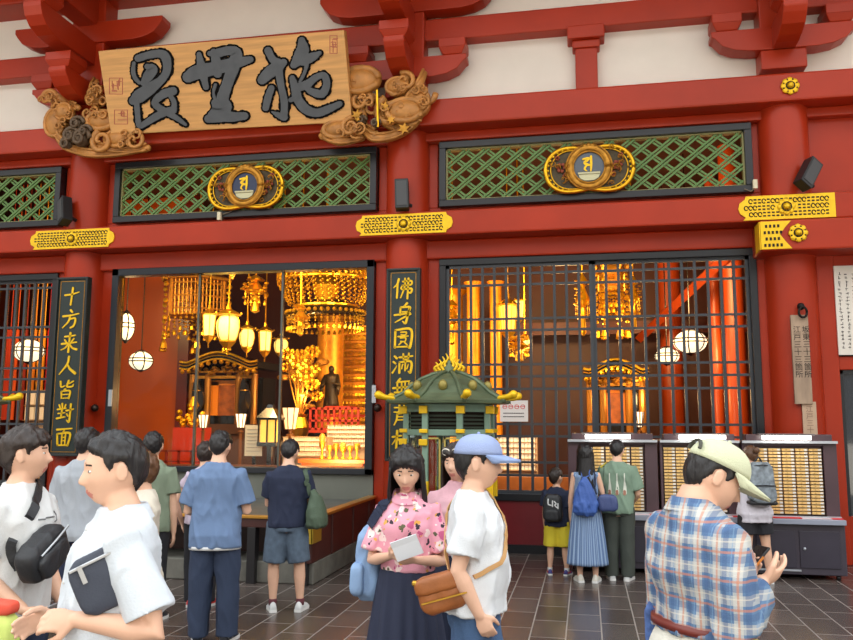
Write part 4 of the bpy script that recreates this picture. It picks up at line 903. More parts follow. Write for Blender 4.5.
def canopy(px0, px1, y0, y1, yt, Y, lab, net=False):
    p, q = at(px0, y0, Y), at(px1, y0, Y); zb = at(px0, y1, Y).z; zt = at((px0 + px1) / 2, yt, Y).z
    c = (p + q) / 2; r = (q.x - p.x) / 2; t = thing('gilt_canopy', lab, 'canopy', c); n = 6 if not net else 10
    def hx(R, z, ph=0): return [(c.x + R * math.cos(2 * math.pi * k / n + ph), c.y + R * math.sin(2 * math.pi * k / n + ph), z) for k in range(n)]
    m = MB(); H = p.z - zb; m.tube([(c.x, c.y, p.z + .1), (c.x, c.y, 6.9)], .02, 6)
    m.rings([hx(r * .6, p.z + .12), hx(r * 1.0, p.z), hx(r * 1.02, p.z - .05), hx(r * .85, p.z - .06)])
    m.rings([hx(r * .8, zb + .06), hx(r * .84, zb), hx(r * .6, zb - .02)])
    for k in range(n):
        a, b2 = Vector(hx(r * .84, p.z)[k]), Vector(hx(r * .84, p.z)[(k + 1) % n]); d = Vector((0, 0, -H))
        m.tube([a, a + d], .035, 6); L = 7
        for j in range(1, L):
            e = a + (b2 - a) * j / L; m.tube([e, e + d], .012, 4)
        for j in range(3): e0 = d * (j + .5) / 3; m.tube([a + e0, b2 + e0], .02, 5)
        o = Vector(hx(r * 1.06, p.z)[k]); m.ball(o + Vector((0, 0, .08)), .06, 7, 5); m.tube([o, o + (o - c) * .12 + Vector((0, 0, .16))], [.04, .015], 5)
    put(m.build('gilt_openwork', goldd, auto=True), t)
    m = MB()
    for k in range(n):
        o = hx(r * 1.0, p.z)[k]; bead_string(m, (o[0], o[1], p.z - .06), p.z - zt - .1, .045)
        for j in range(1, 5):
            a, b2 = Vector(hx(r * .86, zb)[k]), Vector(hx(r * .86, zb)[(k + 1) % n]); e = a + (b2 - a) * j / 5; bead_string(m, e, .22 + .1 * (j % 2), .025)
    put(m.build('bead_tassels', gold), t)
    return t, c, r
canopy(166, 230, 281, 318, 344, 15.2, 'six-sided gilt canopy with long bead tassels, hanging before the orange-red wall')
# netted canopy on the other side of the window
Y = 15.0; c = at(326, 288, Y); r = (at(372, 288, Y).x - at(279, 288, Y).x) / 2
t = thing('netted_canopy', 'gilt canopy with bead net and dark scalloped disc over the round gilt column', 'canopy', c); put(MB().tube([(c.x, c.y, c.z - .5), (c.x, c.y, 6.9)], .03, 6).build('chain', gold), t)
m = MB(); zt = zof(326, 268, Y); zb = zof(326, 279, Y)
for k in range(24):
    a = 2 * math.pi * k / 24; b2 = 2 * math.pi * (k + 1) / 24; mid = (a + b2) / 2
    P = lambda an, R, z: (c.x + R * math.cos(an), c.y + R * .8 * math.sin(an), z)
    m.tube([P(a, r, zt), P(mid, r, zb), P(b2, r, zt)], .028, 6); m.tube([P(a, r, zb), P(mid, r, zt), P(b2, r, zb)], .02, 6); m.ball(P(mid, r, zb - .03), .04, 6, 5)
m.tube([P(2 * math.pi * k / 30, r, zt + .03) for k in range(31)], .04, 6); m.tube([P(2 * math.pi * k / 30, r, zb - .04) for k in range(31)], .025, 6)
put(m.build('zigzag_band', gold), t)
m = MB(); zl = zof(326, 302, Y)
for row in range(6):
    for k in range(44 - row * 2):
        a = 2 * math.pi * (k + .5 * (row % 2)) / (44 - row * 2); R = r * (1 - .045 * row); z = zb - .08 - (zb - zl) * row / 6
        m.ball(P(a, R, z), .026, 5, 4); m.ball(P(a + .05, R, z - .05), .018, 5, 4)
put(m.build('bead_net', gold), t)
zd = zof(326, 314, Y); m = MB(); R2 = r * .82
m.lathe([(R2 * .35, .30), (R2 * .6, .22), (R2 * .95, .02), (R2 * 1.02, -.06), (R2 * .9, -.10), (R2 * .3, -.05)], (c.x, c.y, zd), 30, ay=.8)
put(m.build('dark_disc', lacq, auto=True), t)
m = MB()
for k in range(40): a = 2 * math.pi * k / 40; m.ball(P(a, R2 * 1.0, zd + .02), .04, 6, 5); bead_string(m, P(a, R2 * .96, zd - .09), .16, .022)
m.tube([P(2 * math.pi * k / 30, R2 * .8, zd + .14) for k in range(31)], .03, 6); m.lathe([(.2, .3), (.28, .55), (.16, .8)], (c.x, c.y, zd), 16)
put(m.build('scalloped_fringe', gold), t)
canopy(596, 626, 272, 292, 330, 15.2, 'gilt canopy with bead tassels behind the bars past the middle frame')

# ---------------- shrine
def shrine(px, pyb, pyt, w, Y, lab, wings=True):
    p = at(px, pyb, Y); s = (at(px + 1, pyb, Y) - p).length; W = w * s / 2; zt = at(px, pyt, Y).z; zb = p.z; H = zt - zb
    t = thing('gilt_shrine', lab, 'shrine', (p.x, Y, zb))
    def roof(k, z0, z1, y0, y1, th):
        up = [(p.x + W * k * u, z0 + (z1 - z0) * (math.cos(u * 2.4) * .5 + .5) + .06 * max(0, abs(u) - .8) * 8) for u in [i / 12 - 1 for i in range(25)]]
        return up + [(x, z - th) for x, z in up[::-1]], y0, y1
    m = MB(); m.prism(*roof(1.05, zb + H * .78, zt, Y - .7, Y + .5, .14)); put(m.build('curved_roof', lacq), t)
    m = MB(); o, y0, _ = roof(1.05, zb + H * .78, zt, Y - .7, 0, .14); up = o[:25]; m.tube([(x, y0 - .02, z) for x, z in up], .03, 6); m.tube([(x * 1, y0 - .02, z - .14) for x, z in up], .022, 6); m.tube([(x, y0 - .04, z - .07) for x, z in up], .014, 5)
    for i in range(1, 24, 2): m.ball((up[i][0], y0 - .03, up[i][1] - .2), .05, 7, 5)
    put(m.build('roof_edge', gold), t)
    m = MB(); rr = random.Random(int(px))
    for i in range(40): u = rr.uniform(-.85, .85); m.ball((p.x + W * u, Y - .55 + rr.uniform(-.1, .1), zb + H * rr.uniform(.68, .8)), .06, 6, 5, rz=.04)
    m.box(p.x - W * .9, p.x + W * .9, Y - .5, Y - .4, zb + H * .64, zb + H * .68); m.box(p.x - W * .9, p.x + W * .9, Y - .5, Y - .4, zb + H * .72, zb + H * .75)
    put(m.build('carved_frieze', goldd), t)
    m = MB()
    for u in (-.85, -.42, .42, .85): m.lathe([(.07, 0), (.07, H * .7)], (p.x + W * u, Y - .45, zb), 10)
    put(m.build('pillars', M('shrine_gilt_pillar', (150, 100, 36), .35, .6)), t)
    m = MB(); m.box(p.x - W * .95, p.x + W * .95, Y - .2, Y + .5, zb, zb + H * .66); put(m.build('dark_body', lacq), t)
    m = MB()
    for sg in (-1, 1): m.box(p.x + sg * W * .33 - W * .1, p.x + sg * W * .33 + W * .1, Y - .28, Y - .2, zb + H * .12, zb + H * .6)
    m.box(p.x - W * .42, p.x + W * .42, Y - .28, Y - .2, zb + H * .55, zb + H * .62); put(m.build('gilt_doors', M('amber_lit_door', (226, 132, 34), .4)), t)
    put(MB().box(p.x - W * .22, p.x + W * .22, Y - .26, Y - .2, zb + H * .12, zb + H * .55).build('inner_image', M('dim_amber_inside', (150, 78, 22), .5, 0, var=.4, vscale=7)), t)
    m = MB(); m.box(p.x - W * 1.0, p.x + W * 1.0, Y - .7, Y + .5, .45, zb); m.box(p.x - W * .7, p.x + W * .7, Y - .75, Y - .7, zb - .2, zb - .04); put(m.build('base', M('shrine_base', (74, 44, 22), .4, .2)), t)
    m = MB()
    if wings:
        for u, k in ((-.62, .3), (.66, .25)):
            x = p.x + W * u; o = []
            for i in range(28): a = 2 * math.pi * i / 28; q = 1 + .16 * math.cos(3 * a + .5); o.append((x + W * .16 * q * math.cos(a), zb + H * .36 + H * .24 * q * math.sin(a)))
            m.prism(o, Y - .6, Y - .55)
        put(m.build('black_lobed_boards', lacq), t)
        m = MB()
        for u in (-.62, .66): m.lathe([(.08, 0), (.08, .02)], (p.x + W * u, Y - .62, zb + H * .46), 12)
        put(m.build('round_marks', goldd), t)
shrine(231, 424, 355, 72, 16.4, 'black and gilt shrine with a curved roof and amber doorway, under the hanging lantern row')
shrine(616, 432, 362, 60, 16.8, 'gilt shrine with amber doors behind the bars above the drawer cases', wings=False)
# ---------------- altar things seen through the glass
p = at(331, 408, 15.8); s = (at(332, 408, 15.8) - p).length
t = thing('bronze_statue', 'dark bronze standing robed statue before the round gilt column', 'statue', p); H = at(331, 366, 15.8).z - p.z
bz = M('dark_bronze_statue', (58, 44, 26), .4, .6); m = MB()
m.lathe([(H * .2, 0), (H * .19, H * .1), (H * .16, H * .3), (H * .15, H * .5), (H * .17, H * .68), (H * .16, H * .78), (H * .06, H * .83), (H * .055, H * .86)], p, 18, ay=.75); m.ball(p + Vector((0, -.02, H * .92)), H * .075, 12, 9, rz=H * .09)
for sg, e, h in ((-1, (-.2, -.14, .52), (-.2, -.28, .5)), (1, (.2, -.1, .52), (.1, -.24, .58))): m.tube([p + Vector((sg * H * .14, 0, H * .76)), p + Vector(e) * H, p + Vector(h) * H], [H * .05, H * .07, H * .03], 9, round_ends=True); m.tube([p + Vector(e) * H, p + Vector((e[0], e[1], e[2] - .22)) * H], [H * .06, H * .02], 8)
put(m.build('figure', bz, smooth=True), t)
put(MB().tube([p + Vector((-.22 * H, -.28 * H, .52 * H)), p + Vector((-.5 * H, -.3 * H, .36 * H))], .018, 6).build('held_staff', bz), t); put(MB().lathe([(H * .1, -.12), (H * .26, -.04), (H * .24, 0)], p, 16).build('lotus_base', goldd), t)
# gilt lotus spray
p = at(300, 420, 15.4); t = thing('lotus_spray', 'tall spray of gilt lotus flowers beside the bronze statue', 'ornament', p); mf = MB(); ml = MB(); rr = random.Random(11)
for k in range(15):
    q = at(rr.uniform(285, 318), rr.uniform(352, 398), 15.4 + rr.uniform(-.2, .2)); ml.tube(catmull([p, (p + q) / 2 + Vector((rr.uniform(-.1, .1), -.05, .1)), q], 5), .014, 5)
    R = rr.uniform(.1, .17)
    for a in range(8):
        an = a * math.pi / 4; e = q + Vector((R * math.cos(an), -.03, R * .6 * math.sin(an))); mf.ball(e, R * .4, 7, 5, rz=R * .5, ry=.05)
    mf.ball(q, R * .35, 7, 5)
    if k % 2: e = q + Vector((rr.uniform(-.2, .2), .05, -.2)); ml.ball(e, .15, 9, 5, rz=.07, ry=.1)
put(mf.build('flowers', gold), t); put(ml.build('stems_and_leaves', goldd), t); put(MB().lathe([(.14, -.35), (.2, -.15), (.12, .05), (.16, .12)], p, 14).build('vase', gold), t)
# gilt hanging screen behind
p, q = at(342, 326, 17.6), at(372, 425, 17.6); t = thing('gilt_screen', 'gilt openwork screen behind the statue next to the window frame', 'screen', ((p.x + q.x) / 2, 17.6, q.z))
put(MB().box(p.x, q.x, 17.6, 17.65, .45, p.z).build('panel', gilt_lit), t); m = MB(); rr = random.Random(4)
for i in range(9):
    for j in range(12): m.ball((p.x + (q.x - p.x) * (i + .5) / 9, 17.58, q.z + (p.z - q.z) * (j + .5) / 12), .07, 6, 5, ry=.03)
put(m.build('openwork', gold), t)
# red offering stand
p, q = at(312, 430, 15.0), at(362, 430, 15.0); cx, w = (p.x + q.x) / 2, (q.x - p.x) / 2; z0 = p.z; z1 = zof(337, 404, 15)
redst = M('vermilion_stand', (168, 46, 22), .4); t = thing('offering_stand', 'vermilion tiered offering stand with a railing under the statue', 'stand', (cx, 15, .45))
m = MB(); m.box(cx - w, cx + w, 14.8, 15.6, z0 - .05, z0 + .04); m.box(cx - w * .9, cx + w * .9, 14.9, 15.5, (z0 + z1) / 2, (z0 + z1) / 2 + .05); m.box(cx - w * .5, cx + w * .5, 15.0, 15.5, z1 - .1, z1 - .04); put(m.build('shelves', redst), t)
m = MB()
for k in range(9): x = cx - w * .95 + w * 1.9 * k / 8; m.box(x - .02, x + .02, 14.8, 14.84, z0, (z0 + z1) / 2 + .18)
m.box(cx - w, cx + w, 14.8, 14.84, (z0 + z1) / 2 + .14, (z0 + z1) / 2 + .18); m.box(cx - w, cx + w, 14.8, 14.84, z0 + .16, z0 + .2); put(m.build('railing', redst), t)
put(MB().box(cx - w * .85, cx + w * .85, 14.95, 15.5, .45, z0 - .05).build('dark_body', lacq), t)
# white gridded tablet racks
tab_m = M('white_tablet', (236, 222, 196), .6); tab0 = None
def tablet_rack(px0, px1, y0, y1, Y, nx, nz, lab):
    global tab0
    p, q = at(px0, y1, Y), at(px1, y0, Y); t = thing('tablet_rack', lab, 'rack', ((p.x + q.x) / 2, Y, p.z)); w, h = (q.x - p.x) / nx, (q.z - p.z) / nz
    m = MB(); m.box(p.x - .03, q.x + .03, Y + .06, Y + .3, .45, q.z)
    for j in range(nz + 1): m.box(p.x - .02, q.x + .02, Y - .02, Y + .06, p.z + j * h - .008, p.z + j * h)
    put(m.build('shelves', M('rack_wood', (186, 150, 110), .5)), t)
    src = MB().box(w * .08, w * .92, 0, .03, .01, h * .86).build('tablet', tab_m); first = True
    for i in range(nx):
        for j in range(nz):
            o = src if first else src.copy()
            if not first: col.objects.link(o)
            first = False; o.parent = t; o.location = Vector((p.x + i * w, Y, p.z + j * h)) - t.location
tablet_rack(283, 326, 437, 456, 14.0, 18, 4, 'rack of small white tablets in rows, the one beside the tall paper lantern'); tablet_rack(327, 366, 425, 447, 14.4, 16, 5, 'rack of small white tablets in rows, next to the window frame below the red stand')
tablet_rack(496, 535, 437, 470, 14.0, 11, 6, 'rack of white tablets behind the bars below the tied notice card')
tablet_rack(24, 50, 390, 420, 14.0, 5, 2, 'rack of large white papers behind the bars at the picture edge')
# orange altar table and brass vessels
p, q = at(300, 459, 13.6), at(366, 459, 13.6); t = thing('altar_table', 'orange-brown altar table behind the glass beside the man with the green bag', 'table', ((p.x + q.x) / 2, 13.7, .45))
put(MB().box(p.x, q.x, 13.5, 14.0, p.z - .06, p.z).build('table_top', M('orange_wood', (206, 98, 34), .35, var=.15)), t); put(MB().box(p.x + .05, q.x - .05, 13.55, 13.95, .45, p.z - .06).build('front_cloth', M('orange_cloth', (196, 84, 30), .6, var=.2, vscale=3)), t)
for k, px in enumerate((322, 329.5, 336, 343, 350, 357)):
    c = at(px, 458.5, 13.7); c.z = p.z; v = thing('brass_vessel', 'small brass altar vessel on the orange table, %s from the andon side' % ('first', 'second', 'third', 'fourth', 'fifth', 'sixth')[k], 'vessel', c)
    sc = (1.5 if k == 0 else 1.0 + .15 * (k % 3)); put(MB().lathe([(.055, 0), (.05, .02), (.018, .05), (.02, .1), (.055, .15), (.06, .2), (.05, .21)], c, 12).build('goblet', gold, smooth=True), v); v.scale = (1, 1, sc)
    if k in (0, 3): put(MB().ball(c + Vector((0, 0, .24)), .06, 8, 6).build('offering', M('orange_fruit', (226, 130, 30), .5)), v)
p = at(318, 444, 13.7)
# paper andon lamps
def andon(px, y0, y1, w, Y, lab, pm):
    p, q = at(px, y1, Y), at(px, y0, Y); s = (at(px + 1, y1, Y) - p).length; r = w * s / 2; H = q.z - p.z; t = thing('paper_lamp', lab, 'lamp', p)
    put(MB().lathe([(r * .62, H * .25), (r, H)], p, 8).build('paper_shade', pm), t); m = MB()
    for k in range(8): a = k * math.pi / 4; m.tube([(p.x + r * .64 * math.cos(a), p.y + r * .64 * math.sin(a), p.z + H * .25), (p.x + r * 1.02 * math.cos(a), p.y + r * 1.02 * math.sin(a), p.z + H)], .01, 4)
    m.lathe([(r * .5, 0), (r * .5, H * .05), (r * .2, H * .1), (r * .2, H * .2), (r * .62, H * .25)], p, 10); m.lathe([(.04, -(p.z - .45)), (.03, 0)], p, 8); put(m.build('stand', M('lamp_stand', (110, 66, 26), .4, .3)), t)
andon(290, 408, 436, 17, 13.65, 'large flared paper lamp by the second mullion', M('warm_paper', (255, 226, 180), .6, emit=(255, 216, 160), es=.5)); andon(240.5, 414, 432, 11, 14.4, 'small glowing lamp in front of the shrine doorway', paperw); andon(203, 415, 432, 10, 13.8, 'small glowing lamp by the first mullion', paperw); andon(640, 412, 432, 9, 14.4, 'small glowing lamp behind the bars beside the shrine', paperw)
# black box lantern and white sheet
p = at(270, 445, 13.05); t = thing('box_lantern', 'black framed box lantern with lit amber panes', 'lantern', p); zt = zof(270, 420, 13.05); w = .15
put(MB().box(p.x - w * .85, p.x + w * .85, p.y - w * .85, p.y + w * .85, p.z + .04, zt).build('amber_panes', paper_o), t); m = MB()
for a in (-1, 0, 1):
    m.box(p.x + a * w - .012, p.x + a * w + .012, p.y - w - .01, p.y - w + .02, p.z, zt + .02)
m.box(p.x - w - .02, p.x + w + .02, p.y - w - .02, p.y + w + .02, p.z - .02, p.z + .05); m.rings([[(p.x + sx * k, p.y + sy * k, z) for sx, sy in ((-1, -1), (1, -1), (1, 1), (-1, 1))] for k, z in ((w * 1.2, zt), (w * 1.25, zt + .04), (w * .4, zt + .2), (w * .3, zt + .26))]); m.box(p.x - .04, p.x + .04, p.y - .04, p.y + .04, .45, p.z); put(m.build('frame', lacq), t)
p = at(253, 456, 13.0); zt = zof(253, 425, 13.0); t = thing('notice_stand', 'white notice sheet on a stand behind the glass, over the shoulder of the blue shirt', 'notice', (p.x, 13, .45)); w = .155
put(MB().box(p.x - w, p.x + w, 13.0, 13.02, p.z, zt).build('sheet', M('cream_sheet', (232, 216, 184), .7)), t); put(MB().box(p.x - .03, p.x + .03, 13.03, 13.06, .45, zt).build('stand', lacq), t); m = MB()
for k in range(7): m.box(p.x - .12, p.x + .12, 12.994, 13.0, zt - .08 - k * .06, zt - .074 - k * .06)
put(m.build('writing', MATS['faded_ink']), t)
# gilt seat-like altar piece near the first mullion
p = at(192, 438, 14.6); t = thing('altar_stand', 'low red and gilt altar stand at the foot of the orange-red wall', 'stand', p)
put(MB().box(p.x - .3, p.x + .3, 14.4, 14.8, .45, p.z + .2).build('red_body', redst), t); m = MB(); rr = random.Random(8)
for k in range(24): m.ball((p.x + rr.uniform(-.28, .28), 14.5, p.z + .25 + rr.uniform(0, .5) * rr.random()), .06, 7, 5)
m.lathe([(.06, .2), (.04, .5), (.12, .62), (.03, .8)], p, 10); put(m.build('gilt_ornaments', gold), t)
p = at(160, 466, 14.0); t = thing('low_railing', 'low red railing inside the glass at the foot of the orange-red wall', 'railing', (p.x, 14, .45)); m = MB(); zt = zof(160, 450, 14)
m.box(p.x - .9, p.x + .9, 13.98, 14.02, zt - .03, zt); m.box(p.x - .9, p.x + .9, 13.98, 14.02, zt - .22, zt - .19)
for k in range(8): x = p.x - .88 + k * .25; m.box(x - .02, x + .02, 13.98, 14.02, .45, zt)
put(m.build('rails', M('dark_red_rail', (120, 34, 22), .4)), t)
t = thing('long_counter', 'long dark brown altar counter inside the glass window', 'counter', (-5.6, 13.2, .45)); put(MB().box(-8.3, -3.3, 12.5, 12.9, .45, 1.1).build('body', M('counter_brown', (84, 40, 22), .4, var=.25, vscale=4)), t)
t = thing('long_counter', 'brown counter behind the bars below the white tablets', 'counter', (0, 13.2, .45)); put(MB().box(-1.9, .2, 13.2, 13.6, .45, .95).build('body', M('counter_amber', (150, 84, 34), .4, var=.25, vscale=4)), t)
# coloured drapes behind the left bars
for k, (px, c, l) in enumerate(((4, (196, 60, 30), 'red hanging drape behind the bars nearest the picture edge'), (11, (226, 96, 36), 'orange hanging drape second from the picture edge'), (20, (150, 44, 30), 'dark red hanging drape behind the edge bars, under the lantern'), (29, (240, 150, 40), 'amber hanging drape behind the round lantern at the edge'), (38, (250, 176, 44), 'yellow hanging drape behind the edge bars'), (47, (220, 40, 30), 'scarlet hanging drape behind the bars next to the dark sign board'))):
    p = at(px, 400, 15.0); m = MB(); R = []
    zt, zb = zof(px, 330, 15), zof(px, 420, 15); N = 14
    a = [(p.x - .085 + .17 * i / N, 15 + .02 * math.sin(i * 1.6)) for i in range(N + 1)]; poly = a + [(x, y + .012) for x, y in a[::-1]]
    m.rings([[(x, y, zb) for x, y in poly], [(x, y, zt) for x, y in poly]]); m.tube([(p.x - .05, 15, zt - .05), (p.x - .05, 15, 6.9)], .012, 5); m.tube([(p.x + .05, 15, zt - .05), (p.x + .05, 15, 6.9)], .012, 5); o = m.build('hanging_drape', M('drape_%d' % k, c, .7)); tag(o, l, 'drape')
# unseen fill lights added to brighten the hall behind the windows
def glow(x, y, z, pw, sz, tx, ty, tz, c=(1.0, .60, .24)):
    d = Vector((tx - x, ty - y, tz - z)); o = lamp('hall_fill', 'AREA', (x, y, z), pw, c, sz, d.to_track_quat('-Z', 'Y').to_euler())
for g in ((-6.0, 12.3, 4.6, 120, .6, -6.0, 15.5, 3.0), (-3.9, 12.3, 4.6, 130, .6, -3.8, 15.5, 3.0), (-4.2, 12.9, 1.15, 30, .5, -4.2, 15.5, 2.6), (-7.2, 12.4, 4.4, 70, .5, -8.5, 16.5, 3.0), (-.9, 12.4, 4.6, 130, .6, -1.4, 16.5, 3.2), (.9, 12.4, 4.6, 120, .6, 1.0, 16.5, 2.6), (2.2, 12.4, 4.5, 40, .5, 3.6, 16.5, 3.2), (-10.4, 12.4, 4.5, 45, .5, -10.6, 15.2, 2.5), (-3.7, 12.9, 2.9, 22, .3, -3.9, 14.2, 1.5, (1, .84, .62)), (-.9, 12.6, 1.9, 16, .3, -.9, 14.2, 1.3, (1, .84, .62))): glow(*g)
for x, y, z, pw, sz in ((-3.5, 15.9, 3.4, 60, .2), (-5.6, 15.2, 2.3, 40, .12), (-.3, 15.9, 3.4, 60, .2), (1.1, 15.9, 2.3, 30, .12), (2.6, 16.3, 3.2, 40, .2)):
    lamp('hall_fill', 'POINT', (x, y, z), pw, (1.0, .60, .24), sz)  # added point fills, no visible source of their own
# ================================================================== people
def sstep(a, b, x): t = np.clip((x - a) / (b - a), 0, 1); return t * t * (3 - 2 * t)
def remesh(mb, name, voxel, smooth=3, fac=0.5):
    me = bpy.data.meshes.new('tmp'); me.from_pydata(mb.v, [], mb.f)
    bm = bmesh.new(); bm.from_mesh(me); bmesh.ops.recalc_face_normals(bm, faces=bm.faces); bm.to_mesh(me); bm.free()
    o = bpy.data.objects.new('tmp', me); col.objects.link(o)
    r = o.modifiers.new('r', 'REMESH'); r.mode = 'VOXEL'; r.voxel_size = voxel
    if smooth: q = o.modifiers.new('s', 'SMOOTH'); q.iterations = smooth; q.factor = fac
    dg = bpy.context.evaluated_depsgraph_get(); out = bpy.data.meshes.new_from_object(o.evaluated_get(dg)); out.name = name
    bpy.data.objects.remove(o); bpy.data.meshes.remove(me)
    out.polygons.foreach_set('use_smooth', [True] * len(out.polygons))
    return out
def link_mesh(name, me, mat, parent=None):
    me.materials.clear()
    for m in (mat if isinstance(mat, (list, tuple)) else [mat]): me.materials.append(m)
    o = bpy.data.objects.new(name, me); col.objects.link(o)
    if parent: o.parent = parent
    return o
def folds(me, amp, sc=7.0, seed=0.0, dirv=(1.0, 1.0, 0.45)):
    n = len(me.vertices); co = np.empty(n * 3); me.vertices.foreach_get('co', co); co = co.reshape(-1, 3)
    no = np.empty(n * 3); me.vertices.foreach_get('normal', no); no = no.reshape(-1, 3)
    d = np.empty(n)
    for i in range(n):
        p = co[i]; q = Vector((p[0] * sc * dirv[0] + seed, p[1] * sc * dirv[1], p[2] * sc * dirv[2] + p[0] * sc * .5))
        w = noise.noise(q); w2 = noise.noise(q * 2.1 + Vector((3.1, 1.7, 9.2))); d[i] = (1 - abs(w) * 3.0) * 1.0 + (1 - abs(w2) * 3.0) * .45 - .5; d[i] = max(d[i], -.35)
    co += no * (d * amp)[:, None]; me.vertices.foreach_set('co', co.ravel()); me.update()
SKIN = M('skin_light', (226, 180, 152), .5, var=.05, vscale=14, bump=.02, bscale=120)
SKIN2 = M('skin_tan', (214, 164, 134), .5, var=.05, vscale=14, bump=.02, bscale=120)
LIP = M('lip', (206, 132, 120), .45); BROW = M('brow_hair', (40, 30, 26), .7); EYEW = M('eye_white', (222, 214, 206), .3); IRIS = M('dark_iris', (34, 22, 18), .15)
def hairmat(name, c):
    return M(name, c, .42, var=.35, vscale=26, bump=.35, bscale=70, stretch=(1, 1, .18))
HBLACK = hairmat('black_hair', (27, 24, 25)); HBROWN = hairmat('brown_hair', (92, 62, 40)); HDARK = hairmat('dark_brown_hair', (44, 33, 28))
SOLE = M('white_sole', (226, 226, 224), .6)

def head_grid(nu, nv, s, fem=False):
    u = np.linspace(0, 2 * np.pi, nu, endpoint=False); v = np.linspace(-np.pi / 2 + .05, np.pi / 2 - .05, nv)
    U, V = np.meshgrid(u, v); d = np.stack([np.cos(V) * np.sin(U), np.cos(V) * np.cos(U), np.sin(V)], -1)   # u=0 faces +y
    return d
def head_shape(d, fem=False, wide=1.0):
    x, y, z = d[..., 0], d[..., 1], d[..., 2]
    hw = .076 * wide; hd = .098; up = .112; dn = .118
    P = np.stack([x * hw, y * hd - .006, np.where(z > 0, z * up, z * dn)], -1)
    low = sstep(-.1, -.95, z)
    P[..., 0] *= 1 - (.40 if fem else .33) * low                     # jaw narrows
    P[..., 1] += np.where(y > 0, .012, .035) * low                   # chin forward, nape in
    fr = sstep(.3, .9, y)
    g = lambda cx, cz, sx, sz: np.exp(-((x - cx) / sx) ** 2 - ((z - cz) / sz) ** 2) * fr
    P[..., 1] += .004 * g(0, .28, .5, .12) - .010 * (g(.34, .07, .2, .13) + g(-.34, .07, .2, .13))
    zz = np.clip((.12 - z) / .42, 0, 1)
    P[..., 1] += np.where((z < .14) & (z > -.38), .030 * zz ** 1.1, 0) * np.exp(-(x / (.10 + .07 * zz)) ** 2) * fr * sstep(-.38, -.27, z)
    P[..., 1] += .007 * g(0, -.52, .26, .05) + .008 * g(0, -.64, .24, .05) - .004 * g(0, -.58, .3, .02) + .008 * g(0, -.88, .3, .12) - .004 * g(0, -.74, .3, .06)
    P[..., 0] += np.sign(x) * .005 * (g(.55, -.2, .25, .25) + g(-.55, -.2, .25, .25))
    return P
class Person: pass
